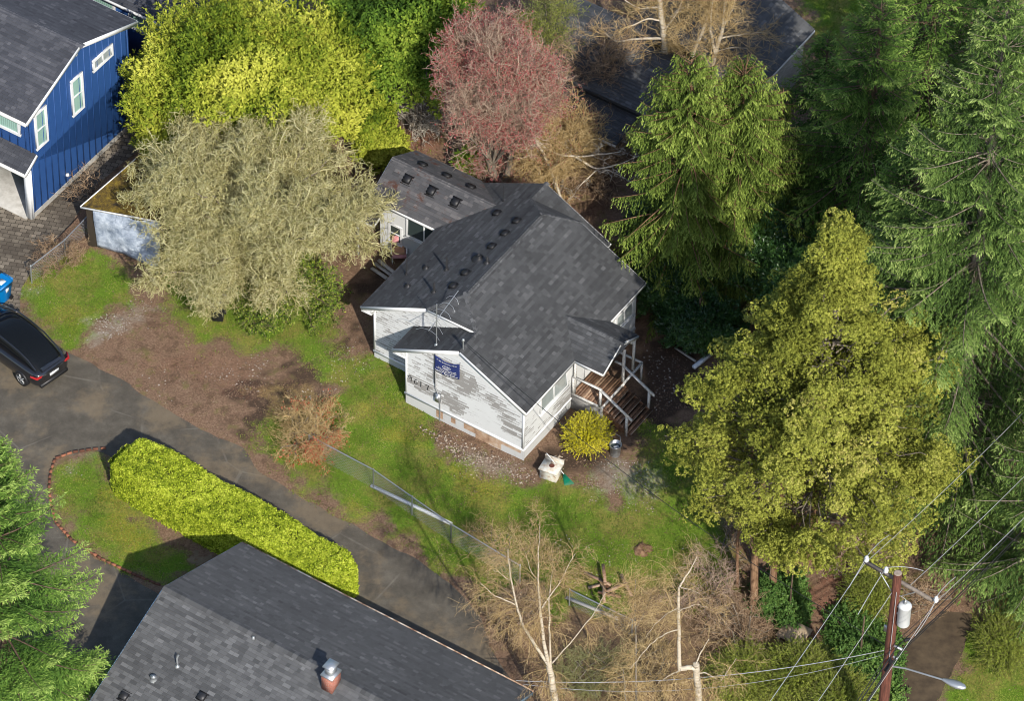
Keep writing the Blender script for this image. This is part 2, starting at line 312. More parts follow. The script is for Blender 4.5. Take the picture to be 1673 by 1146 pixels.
Z['grass'] = [(unp(p), w) for p, w in [
    ([(575, 575), (620, 570), (700, 600), (740, 650), (730, 715), (790, 790), (860, 790), (905, 780), (960, 790), (1040, 830), (1110, 800), (1150, 830), (1190, 900), (1210, 980), (1120, 960), (1050, 980), (990, 1010), (920, 1000), (860, 960), (790, 975), (740, 945), (680, 900), (600, 855), (500, 800), (440, 755), (425, 700), (520, 690), (550, 640), (520, 600)], 1.0),
    ([(50, 440), (130, 395), (180, 415), (215, 460), (230, 500), (160, 535), (110, 570), (50, 540), (30, 480)], 1.0),
    ([(250, 420), (420, 450), (560, 440), (580, 500), (565, 560), (500, 590), (430, 575), (340, 560), (280, 520)], .85), ([(1000, 800), (1120, 700), (1180, 780), (1215, 900), (1230, 990), (1100, 990), (1000, 960)], .8), ([(1420, 900), (1480, 930), (1500, 1000), (1440, 1060), (1380, 1020)], .6), ([(180, 300), (600, 260), (620, 430), (200, 420)], .35), ([(600, 0), (1000, 0), (1050, 300), (650, 250)], .3),
    ([(160, 742), (95, 762), (88, 800), (98, 858), (165, 908), (262, 952), (312, 930), (300, 905), (245, 880), (212, 850), (240, 830), (200, 800), (175, 760)], 1.0),
    ([(1490, 1060), (1560, 1060), (1590, 1010), (1700, 960), (1760, 1300), (1480, 1300), (1530, 1150), (1560, 1080)], 1.0),
    ([(560, 950), (640, 1000), (720, 1060), (700, 1060), (640, 1020), (560, 970)], 1.0),
    ([(1270, -60), (1450, -60), (1420, 60), (1345, 90)], 1.0), ([(1060, 700), (1120, 690), (1150, 760), (1110, 790), (1030, 740)], .8),
    ([(1330, 1040), (1400, 1000), (1440, 1030), (1380, 1200), (1180, 1200), (1230, 1110)], .9)]]
Z['moss'] = [(unp(p), w) for p, w in [([(600, 660), (660, 660), (720, 730), (800, 770), (850, 830), (790, 830), (720, 780), (640, 720)], .8), ([(140, 790), (190, 800), (215, 860), (240, 900), (215, 910), (160, 860)], .9),
    ([(1180, 1060), (1250, 1030), (1330, 1100), (1250, 1200), (1150, 1200)], .8), ([(50, 500), (200, 480), (200, 520), (110, 560), (60, 540)], .6), ([(990, 850), (1150, 850), (1180, 940), (1000, 930)], .35), ([(1500, 1000), (1620, 990), (1560, 1100)], .6), ([(470, 760), (560, 800), (700, 890), (640, 870), (500, 800)], .7)]]
Z['gravel'] = [(unp(p), w) for p, w in [([(135, 520), (225, 488), (255, 505), (190, 560), (150, 570)], .9), ([(950, 790), (1000, 748), (1080, 765), (1098, 800), (1050, 822), (990, 825)], .8), ([(30, 500), (60, 480), (60, 545), (20, 530)], .8), ([(715, 725), (760, 715), (850, 760), (840, 785), (780, 790), (740, 765)], .7), ([(540, 590), (600, 600), (560, 650), (500, 680), (480, 660)], .2),
    ([(100, 740), (160, 735), (165, 750), (110, 768)], .7)]]
Z['red'] = [(unp(p), w) for p, w in [([(230, 560), (380, 560), (450, 590), (430, 660), (300, 650), (210, 600)], .55), ([(1290, 1050), (1310, 980), (1345, 905), (1400, 930), (1370, 1010), (1330, 1060)], 1.0), ([(1395, 1146), (1460, 1060), (1540, 990), (1560, 1000), (1495, 1045), (1440, 1146)], 1.0), ([(610, 210), (720, 200), (740, 260), (640, 250)], .9), ([(1170, 880), (1240, 860), (1250, 1000), (1190, 1010)], .7), ([(760, 760), (850, 780), (880, 770), (870, 790), (800, 800)], .5), ([(60, 440), (110, 360), (140, 340), (130, 400), (70, 460)], .7)]]
Z['dry'] = [(unp(p), w) for p, w in [([(430, 640), (500, 620), (560, 650), (590, 740), (640, 790), (600, 810), (520, 760), (440, 700)], .7), ([(640, 800), (740, 890), (800, 960), (760, 950), (690, 880)], .6), ([(860, 880), (1230, 880), (1260, 1200), (900, 1200), (780, 1000)], .5), ([(1540, 1000), (1640, 980), (1600, 1050), (1560, 1080)], .6), ([(180, 590), (520, 560), (560, 560), (520, 640), (440, 700), (400, 735), (310, 690)], .35), ([(900, 860), (1100, 850), (1150, 930), (950, 930)], .35)]]
Z['soil'] = [(unp(p), w) for p, w in [([(402, 692), (440, 650), (500, 612), (572, 545), (580, 552), (508, 622), (448, 664), (412, 702)], 1.3), ([(380, 640), (430, 610), (520, 560), (524, 568), (436, 620), (386, 650)], 1.1), ([(560, 470), (640, 420), (660, 470), (600, 500), (615, 590), (560, 560)], 1.0), ([(1050, 545), (1180, 560), (1110, 680), (1150, 790), (1080, 745), (1030, 690)], 1.0), ([(855, 760), (925, 690), (1010, 720), (1000, 760), (900, 790)], .8)]]
xs = np.unique(np.concatenate([np.arange(-26, 26.01, 0.11), np.linspace(-900, -26, 22), np.linspace(26, 900, 22)])); ys = np.unique(np.concatenate([np.arange(-25, 28.01, 0.11), np.linspace(-900, -25, 22), np.linspace(28, 1500, 26)]))
GX, GY = np.meshgrid(xs, ys, indexing='ij'); GQ = np.stack([GX.ravel(), GY.ravel()], 1); NQ = len(GQ); Q3 = np.concatenate([GQ, np.zeros((NQ, 1))], 1)
near = (abs(GQ[:, 0]) < 27) & (GQ[:, 1] > -26) & (GQ[:, 1] < 29); fac = {}
wob = (vnoise(Q3, .9) - .5) * 1.6 + (vnoise(Q3, 2.3) - .5) * 1.0 + (vnoise(Q3, 6) - .5) * .6
def zonemask(L, Q, wobble, feather=0.9):
    m = np.zeros(len(Q))
    for poly, w in L:
        c = poly.mean(0); R = np.hypot(*(poly - c).T).max() + 2; s = np.hypot(*(Q - c).T) < R
        if s.any(): d = sdist(Q[s], poly) + wobble[s]; m[s] = np.maximum(m[s], w * np.clip(d / feather * .5 + .5, 0, 1))
    return m
for k in Z: fac[k] = zonemask(Z[k], GQ, wob)
fac['grass'] = np.where(near, np.maximum(fac['grass'], .0), .6)
def hard(Q, poly, grow=0.0): return sdist(Q, poly) + grow
rd = np.full(NQ, -5.0); nn = np.where(near)[0]
rd[nn] = np.maximum(np.maximum(sdist(GQ[nn], RD), sdist(GQ[nn], LANE)), sdist(GQ[nn], PAV))
hz = (vnoise(Q3, .8) - .5) * .10 + (vnoise(Q3, 4.) - .5) * .03 + .03; flat = np.clip(-rd / .35, 0, 1); hz = np.where(near, hz * flat - 0.006 - .02 * (rd > 0.12), -0.006)
gm = MB(); nx, ny = len(xs), len(ys); I, J = np.meshgrid(np.arange(nx - 1), np.arange(ny - 1), indexing='ij'); a = (I * ny + J).ravel()
gm.add(np.concatenate([GQ, hz[:, None]], 1), np.stack([a, a + ny, a + ny + 1, a + 1], 1))
t = NT('ground'); zA = t.n('Attribute', attribute_name='zone_a'); zB = t.n('Attribute', attribute_name='zone_b'); sa = t.n('SeparateColor'); sb = t.n('SeparateColor'); t.l(zA.outputs['Color'], sa.inputs[0]); t.l(zB.outputs['Color'], sb.inputs[0])
n1 = t.noise(2.2, 6, 0.7); n2 = t.noise(14, 5, 0.75); n3 = t.noise(45, 3, 0.8); n4 = t.noise(0.7, 4, 0.6)
def thr(m, soft=0.18, amt=0.55): return t.step(t.math('ADD', t.math('MULTIPLY', m, 1.0), t.math('MULTIPLY', t.math('ADD', n2, -0.5), amt)), 0.38, 0.38 + soft * 2)
base = t.ramp(t.math('ADD', t.math('MULTIPLY', n3, .5), t.math('MULTIPLY', n2, .5)), [(.3, S(60, 45, 36)), (.48, S(110, 88, 72)), (.6, S(142, 118, 98)), (.75, S(184, 162, 140))])
base = t.mix(t.step(n1, .54, .74), base, t.ramp(n3, [(.3, S(70, 68, 36)), (.7, S(132, 122, 78))]))
base = t.mix(t.math('MULTIPLY', t.step(t.noise(1.3, 6, .75), .52, .62), .55), base, S(74, 58, 46)); base = t.mix(t.math('MULTIPLY', t.step(t.noise(.9, 6, .7, t.coord('Object', (1, 1, 1), (0, 0, 1))), .55, .68), .5), base, S(96, 98, 48)); soil = t.ramp(n3, [(.3, S(40, 31, 25)), (.6, S(82, 67, 56)), (.8, S(150, 135, 118))]); c = t.mix(thr(sb.outputs[2]), base, soil)
dry = t.ramp(t.math('ADD', t.math('MULTIPLY', n3, .5), t.math('MULTIPLY', n2, .5)), [(.3, S(92, 74, 46)), (.5, S(134, 112, 74)), (.7, S(172, 150, 108))]); c = t.mix(thr(sb.outputs[1]), c, dry)
gr = t.ramp(t.math('ADD', t.math('MULTIPLY', n3, .55), t.math('MULTIPLY', n2, .45)), [(.3, S(54, 76, 20)), (.5, S(90, 118, 34)), (.68, S(126, 150, 54))]); gr = t.mix(t.step(n4, .42, .62), gr, t.ramp(n2, [(.3, S(86, 94, 40)), (.7, S(142, 134, 70))]))
c = t.mix(thr(sa.outputs[0], .2, .75), c, gr)
mo = t.ramp(n2, [(.3, S(98, 98, 32)), (.7, S(160, 148, 62))]); c = t.mix(t.math('MULTIPLY', thr(sa.outputs[1], .25, .9), .8), c, mo)
red = t.ramp(n3, [(.3, S(84, 48, 38)), (.5, S(128, 84, 68)), (.7, S(170, 126, 104))]); c = t.mix(t.math('MULTIPLY', thr(sb.outputs[0], .3, 1.1), .6), c, red)
gv = t.ramp(n3, [(.25, S(90, 84, 74)), (.5, S(140, 134, 122)), (.75, S(200, 194, 182))]); c = t.mix(t.math('MULTIPLY', thr(sa.outputs[2], .3, .9), .7), c, gv)
t.bump(n3, .6, .03); MG = t.fin(c, .95, 0, .15)
ground = gm.build('ground', MG, smooth=True); tag(ground, kind='structure')
za = ground.data.color_attributes.new('zone_a', 'FLOAT_COLOR', 'POINT'); za.data.foreach_set('color', np.stack([fac['grass'], fac['moss'], fac['gravel'], np.ones(NQ)], 1).astype(np.float32).ravel())
zb = ground.data.color_attributes.new('zone_b', 'FLOAT_COLOR', 'POINT'); zb.data.foreach_set('color', np.stack([fac['red'], fac['dry'], fac['soil'], np.ones(NQ)], 1).astype(np.float32).ravel())
def lookup(k, X, Y):                                          # zone weight anywhere near the middle
    i = np.clip(np.searchsorted(xs, X), 0, nx - 1); j = np.clip(np.searchsorted(ys, Y), 0, ny - 1); return (rd if k == 'road' else hz if k == 'z' else fac[k])[i * ny + j]
def sheet(name, poly, z, mat, jit=0.10, step=0.35, thick=0.0):
    P = []; n = len(poly)
    for i in range(n):
        a, b = poly[i], poly[(i + 1) % n]; L = np.hypot(*(b - a)); k = max(1, min(60, int(L / step)))
        for j in range(k): P.append(a + (b - a) * j / k)
    P = np.array(P); P3 = np.concatenate([P, np.zeros((len(P), 1))], 1); P = P + np.stack([vnoise(P3, 2.2) - .5, vnoise(P3 + 50, 2.2) - .5], 1) * 2 * jit
    import mathutils
    tri = mathutils.geometry.tessellate_polygon([[Vector((p[0], p[1], 0)) for p in P]]); m = MB(); m.add(np.concatenate([P, np.full((len(P), 1), z)], 1), [[a, b, c] for a, b, c in tri])
    o = m.build(name, mat)
    for q in o.data.polygons:
        if q.normal.z < 0: q.flip()
    return tag(o, kind='structure')
t = NT('asphalt'); n1 = t.noise(120, 2, .8); n2 = t.noise(1.2, 5, .65); c = t.ramp(t.math('ADD', t.math('MULTIPLY', n1, .5), t.math('MULTIPLY', n2, .5)), [(.3, S(56, 52, 46)), (.5, S(81, 76, 68)), (.7, S(112, 106, 95))])
vor = t.n('TexVoronoi', feature='DISTANCE_TO_EDGE'); vor.inputs['Scale'].default_value = .28; wv = t.n('VectorMath', operation='ADD'); nz = t.n('TexNoise'); nz.inputs['Scale'].default_value = 1.6; nz.inputs['Detail'].default_value = 5
t.l(t.coord(), wv.inputs[0]); t.l(nz.outputs['Color'], wv.inputs[1]); t.l(wv.outputs[0], vor.inputs['Vector'])
ck = t.math('MULTIPLY', t.math('SUBTRACT', 1.0, t.step(vor.outputs['Distance'], .004, .012)), t.step(t.noise(.5, 3), .48, .6)); c = t.mix(t.math('MULTIPLY', ck, .22), c, S(140, 134, 124)); c = t.mix(t.step(t.noise(.35, 5, .7), .48, .62), c, t.mix(.6, c, S(118, 104, 84))); c = t.mix(t.math('MULTIPLY', t.step(t.noise(.9, 5, .7), .5, .7), .3), c, S(60, 56, 51)); c = t.mix(t.math('MULTIPLY', t.step(t.noise(38, 3, .8), .62, .72), .5), c, S(158, 150, 134))
t.bump(n1, .3, .01); M['asphalt'] = t.fin(c, .85, 0, .3)
sheet('driveway', RD, 0.004, M['asphalt'], .12)
sheet('lane', LANE, 0.004, m_var('wet_dirt_lane', [S(54, 44, 34), S(92, 78, 60)], .8, 2, .8), .1)
t = NT('paving_blocks'); br = t.n('TexBrick'); br.inputs['Scale'].default_value = 1.0; br.inputs['Mortar Size'].default_value = .012; br.inputs['Brick Width'].default_value = .30; br.inputs['Row Height'].default_value = .22; br.inputs['Color1'].default_value = (*S(96, 88, 78), 1); br.inputs['Color2'].default_value = (*S(140, 130, 116), 1); br.inputs['Mortar'].default_value = (*S(48, 43, 36), 1); br.inputs['Bias'].default_value = -.2
t.l(t.coord('Object', (1, 1, 1), (0, 0, .2)), br.inputs[0]); c = t.mix(t.step(t.noise(.5, 3), .42, .6), t.mix(.6, br.outputs[0], S(62, 55, 48)), br.outputs[0]); t.bump(t.math('SUBTRACT', 1.0, br.outputs['Fac']), .5, .02); M['pavers'] = t.fin(c, .8, 0, .3)
sheet('paved_drive', PAV, 0.012, M['pavers'], .05)
sheet('concrete_path', unp([(215, 848), (245, 842), (300, 862), (380, 885), (440, 925), (420, 945), (360, 935), (310, 920), (290, 900), (240, 878)]), .016, m_var('brown_concrete', [S(92, 78, 62), S(138, 120, 98)], .85, 1.5, .9), .03)
# brick edging of the lawn island
em = MB(); edge = unp([(175, 733), (150, 735), (118, 740), (90, 750), (82, 775), (80, 800), (84, 830), (92, 856), (118, 884), (165, 914), (215, 938), (262, 958)])
for i in range(len(edge) - 1):
    a, b = edge[i], edge[i + 1]; L = np.hypot(*(b - a)); k = int(L / .21)
    for j in range(k):
        p = a + (b - a) * (j + .5) / k; ang = math.atan2(*(b - a)[::-1]) + random.uniform(-.1, .1); em.box((p[0], p[1], .02), (.2, .1, .07 + random.uniform(0, .03)), rotz(ang), random.random())
tag(em.build('brick_edging', m_var('edging_brick', [S(92, 58, 44), S(146, 94, 70)], .85, 6, .4)), 'row of orange brick edging curving round the lawn island', 'edging')
# ================================================================== HOUSES
OU, HE, MP, UW, VF, UR, VM, DD, VR, VE = .129, 2.815, .526, -2.971, -.069, -4.143, 1.151, .984, 8.556, 9.642
ULE, UL = 2 * UR - OU, 2 * UR - UW; ZW, ZR = HE + MP * (OU - UW), HE + MP * (OU - UR); KP = math.sqrt(1 + MP * MP)
def slope_roof(mb, uve, ue, z0, sgn, m, base=.5, th=.12, axis='u', **kw):  # base tone differs per slope: those facing the sun are painted lighter
    """uve: convex polygon in (u,v); the slope rises from the eave line (ue) in direction sgn; axis 'u': eave runs along v"""
    k = math.sqrt(1 + m * m)
    if axis == 'u': A = (0, 1, 0); B = np.array([sgn, 0, m]) / k; P0 = np.array([ue, 0, z0]); st = [(v, (u - ue) * sgn * k) for u, v in uve]
    else: A = (1, 0, 0); B = np.array([0, sgn, m]) / k; P0 = np.array([0, ue, z0]); st = [(u, (v - ue) * sgn * k) for u, v in uve]
    shingles(mb, P0, A, B, st, base=base, **kw)
    P = [P0 + s * np.asarray(A, float) + t * B for s, t in st]; mb.prism([p - np.array([0, 0, .004]) for p in P], (0, 0, -th), base)
    return P
HOUSE = thing('white_house', 'small white clapboard house with peeling paint and dark shingle roof, numbered 9617', 'house', OG, AL)
r = MB(); LU = np.array([1, 0, -MP]) / KP; LD = np.array([-1, 0, -MP]) / KP
slope_roof(r, [(OU, VM), (OU, VR), (UW, VR), (UR, VR - DD), (UR, VM + DD), (UW, VM)], OU, HE, -1, MP, .52)
slope_roof(r, [(OU, VF), (OU, VM), (UW, VM), (UW, VF)], OU, HE, -1, MP, .52)
slope_roof(r, [(ULE, VM), (UL, VM), (UR, VM + DD), (UR, VR - DD), (UL, VR), (ULE, VR)], ULE, HE, 1, MP, .45); slope_roof(r, [(ULE, VR), (UL, VR), (UL, VE), (ULE, VE)], ULE, HE, 1, MP, .45)
slope_roof(r, [(2 * UW - OU, VF), (UW, VF), (UW, VM + .25), (2 * UW - OU, VM + .25)], 2 * UW - OU, HE, 1, MP, .42)
slope_roof(r, [(UL, 8.15), (2 * UL - ULE, 8.15), (2 * UL - ULE, VE), (UL, VE)], 2 * UL - ULE, HE, -1, MP, .5)
mc = (ZR - ZW) / DD
slope_roof(r, [(UL, VM), (UW, VM), (UR, VM + DD)], VM, ZW, 1, mc, .55, axis='v'); slope_roof(r, [(UL, VR), (UR, VR - DD), (UW, VR)], VR, ZW, -1, mc, .45, axis='v')
e3 = lambda u, v, z: np.array([u, v, z])
ridge_caps(r, e3(UR, VM + DD, ZR), e3(UR, VR - DD, ZR), LD, LU); ridge_caps(r, e3(UL, VM, ZW), e3(UR, VM + DD, ZR), LD * .9, nrm(np.array([.6, -1, -.5])), .12); ridge_caps(r, e3(UW, VM, ZW), e3(UR, VM + DD, ZR), nrm(np.array([-.6, -1, -.5])), LU, .12)
ridge_caps(r, e3(UW, VF, ZW), e3(UW, VM, ZW), LD, LU, .12); ridge_caps(r, e3(UL, VR - .1, ZW), e3(UL, VE, ZW), LD, LU, .13); ridge_caps(r, e3(UW, VR, ZW), e3(UR, VR - DD, ZR), nrm(np.array([-.6, 1, -.5])), LU, .12); ridge_caps(r, e3(UL, VR, ZW), e3(UR, VR - DD, ZR), LD, nrm(np.array([.6, 1, -.5])), .12)
# porch gable
PV0, PV1, PVR, PUO = 3.39, 5.91, 4.65, 1.46; PZR = HE + MP * (PVR - PV0)
slope_roof(r, [(OU, PV0), (PUO, PV0), (PUO, PVR), (OU - (PVR - PV0), PVR)], PV0, HE + .006, 1, MP, .52, axis='v', th=.09); slope_roof(r, [(OU, PV1), (OU - (PVR - PV0), PVR), (PUO, PVR), (PUO, PV1)], PV1, HE + .006, -1, MP, .42, axis='v', th=.09)
ridge_caps(r, e3(OU - (PVR - PV0), PVR, PZR + .02), e3(PUO, PVR, PZR + .02), nrm(np.array([0, -1, -MP])), nrm(np.array([0, 1, -MP])), .13)
r.build('roof', M['shingle'], HOUSE)
# fascia boards and boxed eave returns
f = MB()
def fb(a, b, h=.16, w=.03, dz=-.10): f.bar(np.array(a) + [0, 0, dz], np.array(b) + [0, 0, dz], w, h)
fb((2 * UW - OU - .02, VF - .017, HE), (UW, VF - .017, ZW)); fb((UW, VF - .017, ZW), (OU + .02, VF - .017, HE)); fb((OU + .017, VF, HE), (OU + .017, PV0, HE), .12); fb((OU + .017, PV1, HE), (OU + .017, VR, HE), .12)
fb((ULE - .02, VM - .017, HE), (UL, VM - .017, ZW)); fb((UL, VM - .017, ZW), (UW, VM - .017, ZW), .1, .03, -.09); fb((OU + .02, VR + .017, HE), (UW, VR + .017, ZW)); fb((ULE, VE + .017, HE), (UL, VE + .017, ZW)); fb((UL, VE + .017, ZW), (2 * UL - ULE + .02, VE + .017, HE))
fb((ULE - .017, VM, HE), (ULE - .017, 6.4, HE), .12); fb((2 * UW - OU - .017, VF, HE), (2 * UW - OU - .017, 1.38, HE), .12)
fb((PUO + .017, PV0 - .02, HE), (PUO + .017, PVR, PZR), .13); fb((PUO + .017, PVR, PZR), (PUO + .017, PV1 + .02, HE), .13); fb((OU, PV0 - .017, HE), (PUO, PV0 - .017, HE), .10); fb((OU, PV1 + .017, HE), (PUO, PV1 + .017, HE), .10); fb((2 * UL - ULE + .017, VR, HE), (2 * UL - ULE + .017, VE, HE), .12)
f.build('fascia', M['trim'], HOUSE)
for nm, P in [('eave_return', [e3(2 * UW - OU, VF + .004, HE - .19), e3(2 * UW - OU + .62, VF + .004, HE - .19), e3(2 * UW - OU + .62, VF + .004, HE + .62 * MP - .19)]), ('eave_return', [e3(ULE, VM + .004, HE - .19), e3(ULE + .5, VM + .004, HE - .19), e3(ULE + .5, VM + .004, HE + .5 * MP - .19)])]:
    m = MB(); m.prism(P, (0, .5, 0)); m.prism([P[0] - [0, .03, .05], P[1] - [0, .03, .05], P[1] - [0, .03, 0], P[0] - [0, .03, 0]], (0, .55, 0)); m.build(nm, M['trim_old'], HOUSE)
m = MB(); P = [e3(PUO - .004, PV1, HE - .17), e3(PUO - .004, PV1 - .42, HE - .17), e3(PUO - .004, PV1 - .42, HE + .42 * MP - .17)]; m.prism(P, (-.5, 0, 0)); m.build('eave_return', M['trim_old'], HOUSE)
# walls
def blob(s, z, c, r, a): return a * max(0.0, 1 - math.hypot((s - c[0]) / r[0], (z - c[1]) / r[1])) ** .5
def peel_front(s, z):
    u = s - 5.495; v = .06
    for c, rr, a in [((-2.9, 2.75), (1.2, .9), .62), ((-4.75, 1.45), (.95, .42), .66), ((-3.3, 1.35), (.8, .65), .68), ((-.55, 1.68), (.66, .16), .95), ((-.6, 1.28), (.66, .22), .6), ((-1.4, 2.5), (.9, .55), .46), ((-.8, 2.1), (.8, .5), .42), ((-4.2, 2.3), (.7, .7), .42), ((-5, 2.4), (.5, .8), .34), ((-3.8, 3.2), (1, .6), .4)]: v = max(v, blob(u, z, c, rr, a))
    return v + random.uniform(-.22, .16) * min(1, v * 2.2)
w = MB(); w.add(*(lambda P, o: (np.concatenate([P, P + o]), [[0, 1, 2, 3], [4, 5, 6, 7]]))(np.array([e3(-5.495, 0, -.2), e3(0, 0, -.2), e3(0, 0, 2.7), e3(-5.495, 0, 2.7)]), np.array([0, .1, 0])), .0)
w.prism([e3(-5.495, 0, .0), e3(0, 0, .0), e3(0, 0, 2.72), e3(UW, 0, ZW - .13), e3(-5.495, 0, 3.0)], (0, 1.5, 0), 0); w.prism([e3(-7.955, 1.4, 0), e3(-2.95, 1.4, 0), e3(-2.95, 1.4, 4.28), e3(UL, 1.4, 4.3), e3(-7.955, 1.4, 2.9)], (0, .15, 0), 0)
w.prism([e3(-7.955, 1.4, 0), e3(-7.955, 8.1, 0), e3(-7.955, 8.1, 2.85), e3(-7.955, 1.4, 2.85)], (.15, 0, 0), 0); w.prism([e3(0, 0, 0), e3(0, 8.1, 0), e3(0, 8.1, 2.7), e3(0, 0, 2.7)], (-.15, 0, 0), 0); w.prism([e3(-7.955, 8.1, 0), e3(0, 8.1, 0), e3(0, 8.1, 2.7), e3(UR, 8.1, 4.3), e3(-7.955, 8.1, 2.85)], (0, -.15, 0), 0); w.prism([e3(-7.955, 8.1, 0), e3(-2.7, 8.1, 0), e3(-2.7, 8.1, 2.7), e3(UL, 8.1, 4.2), e3(-7.955, 8.1, 2.85)], (0, 1.2, 0), 0)
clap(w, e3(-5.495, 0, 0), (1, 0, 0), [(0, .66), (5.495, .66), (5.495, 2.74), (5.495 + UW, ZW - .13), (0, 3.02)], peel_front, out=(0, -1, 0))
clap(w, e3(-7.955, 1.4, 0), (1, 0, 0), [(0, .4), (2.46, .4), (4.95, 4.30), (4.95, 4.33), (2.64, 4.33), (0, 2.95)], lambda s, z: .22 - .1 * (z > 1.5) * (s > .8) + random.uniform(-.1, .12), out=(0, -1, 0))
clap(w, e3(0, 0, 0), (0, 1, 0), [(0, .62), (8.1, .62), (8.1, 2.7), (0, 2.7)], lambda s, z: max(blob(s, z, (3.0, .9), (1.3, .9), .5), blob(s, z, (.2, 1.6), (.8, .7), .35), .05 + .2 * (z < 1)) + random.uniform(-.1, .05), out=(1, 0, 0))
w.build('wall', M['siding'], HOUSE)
w = MB(); m_ = lambda s, z: .16 + random.uniform(-.15, .2)
w.prism([e3(-5.51, -.012, -.25), e3(.012, -.012, -.25), e3(.012, -.012, .56), e3(-5.51, -.012, .56)], (0, .1, 0), .12); w.prism([e3(.012, 0, -.25), e3(.012, 8.1, -.25), e3(.012, 8.1, .56), e3(.012, 0, .56)], (-.1, 0, 0), .3); w.prism([e3(-7.97, 1.388, -.2), e3(-5.4, 1.388, -.2), e3(-5.4, 1.388, .34), e3(-7.97, 1.388, .34)], (0, .1, 0), .1)
for i in range(60): u = -5.45 + i * .092; z1 = .5; w.prism([e3(u, -.016, -.2), e3(u + .082, -.016, -.2), e3(u + .082, -.016, z1), e3(u, -.016, z1)], (0, .01, 0), random.choice([.0, .1, .2, .35, .1]))
w.build('foundation', M['siding'], HOUSE)
for u0, u1, z0, z1 in [(-4.05, -3.75, .12, .50), (-3.35, -3.15, .2, .48), (-2.75, -2.2, .22, .54), (-2.2, -1.55, -.05, .52), (-1.55, -1.0, .02, .5), (-1.0, -.1, .36, .54)]: w = MB(); w.prism([e3(u0, -.03, z0), e3(u1, -.03, z0), e3(u1, -.03, z1), e3(u0, -.03, z1)], (0, .012, 0), random.random()); w.build('bare_skirting_panel', M['plywood'], HOUSE)
w = MB(); w.bar((-5.55, -.03, .61), (.06, -.03, .61), .06, .11); w.bar((.03, -.03, .58), (.03, 8.1, .58), .06, .10); w.bar((-8.0, 1.37, .38), (-5.5, 1.37, .38), .06, .10); w.bar((.0, -.02, .6), (.0, -.02, 2.7), .09, .05, (0, 1, 0)); w.bar((-5.48, -.02, .6), (-5.48, -.02, 2.95), .08, .05, (0, 1, 0)); w.bar((-7.94, 1.38, .4), (-7.94, 1.38, 2.9), .08, .05, (0, 1, 0)); w.build('trim_board', M['trim'], HOUSE)
window(HOUSE, (.02, 1.08, 1.62), (0, 1, 0), (1, 0, 0), 1.98, 1.0, 2, glass='glass_grey'); window(HOUSE, (.02, 6.55, 1.60), (0, 1, 0), (1, 0, 0), 1.3, .85, 2, glass='glass_grey')
m = MB(); m.prism([e3(.02, 4.3, .97), e3(.02, 5.2, .97), e3(.02, 5.2, 2.65), e3(.02, 4.3, 2.65)], (.05, 0, 0)); d = m.build('door', M['trim'], HOUSE); m = MB(); m.lathe((.1, 4.42, 1.85), [(0, -.03), (.03, -.02), (.03, .02), (0, .03)], 8); m.build('handle', M['dark_metal'], d)
# porch: deck, steps, railings
m = MB(); nb = 12
for i in range(nb): u = .08 + i * 1.36 / nb; m.box((u + .055, 4.2, .93), (.107, 1.62, .035), None, random.random())
m.box((.75, 4.2, .88), (1.3, 1.6, .05), None, .2); deck = m.build('porch_deck', M['deck'], HOUSE)
m = MB(); m.bar((1.46, 3.38, .87), (1.46, 6.3, .87), .04, .16); m.bar((.05, 3.37, .87), (1.46, 3.37, .87), .04, .16); m.bar((.05, 6.3, .95), (1.5, 6.3, .95), .09, .05); m.bar((1.48, 5.0, .95), (1.48, 6.3, .95), .09, .05); m.bar((1.48, 6.28, 0), (1.48, 6.28, .93), .08, .08, (0, 1, 0)); m.bar((1.44, 3.42, 0), (1.44, 3.42, .9), .1, .1, (0, 1, 0)); m.bar((1.44, 4.98, 0), (1.44, 4.98, .9), .1, .1, (0, 1, 0)); m.build('porch_frame', M['white_wood'], HOUSE)
m = MB(); m.box((.75, 3.41, .45), (1.4, .05, .85)); m.build('porch_skirt', M['siding'], HOUSE)
for k in range(5):
    z = .76 - .155 * k; u = 1.47 + .27 * k; m = MB(); m.box((u + .07, 4.19, z), (.135, 1.6, .035), None, random.uniform(.1, .5)); m.box((u + .205, 4.19, z), (.125, 1.6, .035), None, random.uniform(.1, .5)); m.box((u + .004, 4.19, z - .09), (.02, 1.56, .14), None, .1); st = m.build('step', M['deck'], HOUSE)
    m = MB(); m.box((u + .275, 4.19, z + .002), (.018, 1.6, .038)); m.build('nosing', M['deck_light'], st)
m = MB()
for v in (3.44, 4.94): m.prism([e3(1.46, v, .86), e3(1.46, v, .5), e3(2.3, v, 0), e3(2.78, v, 0), e3(2.78, v, .1)], (0, .04, 0), .3)
m.build('stringer', M['deck'], HOUSE)
for vv, posts in [(3.38, 'a'), (5.02, 'b')]:
    m = MB()
    if posts == 'a': m.bar((.10, vv, 1.87), (1.42, vv, 1.87), .10, .045); m.bar((.12, vv, .95), (.12, vv, 1.86), .09, .09, (0, 1, 0)); m.bar((1.38, vv, .9), (1.38, vv, 1.86), .09, .09, (0, 1, 0))
    else: m.bar((1.40, vv, .9), (1.40, vv, 2.72), .10, .10, (0, 1, 0)); m.bar((1.0, vv, 1.86), (1.42, vv, 1.86), .1, .045)
    m.bar((1.34, vv, 1.86), (2.86, vv, .98), .11, .045); m.bar((2.62, vv, .0), (2.62, vv, 1.12), .09, .09, (0, 1, 0)); m.build('railing', M['white_wood'], HOUSE)
m = MB(); m.bar((.16, 3.42, .95), (.16, 3.42, 2.7), .09, .09, (0, 1, 0)); m.build('porch_post', M['white_wood'], HOUSE); m = MB(); m.bar((1.40, 5.75, 1.0), (1.40, 5.75, 2.7), .09, .09, (0, 1, 0)); m.build('porch_post', M['white_wood'], HOUSE)
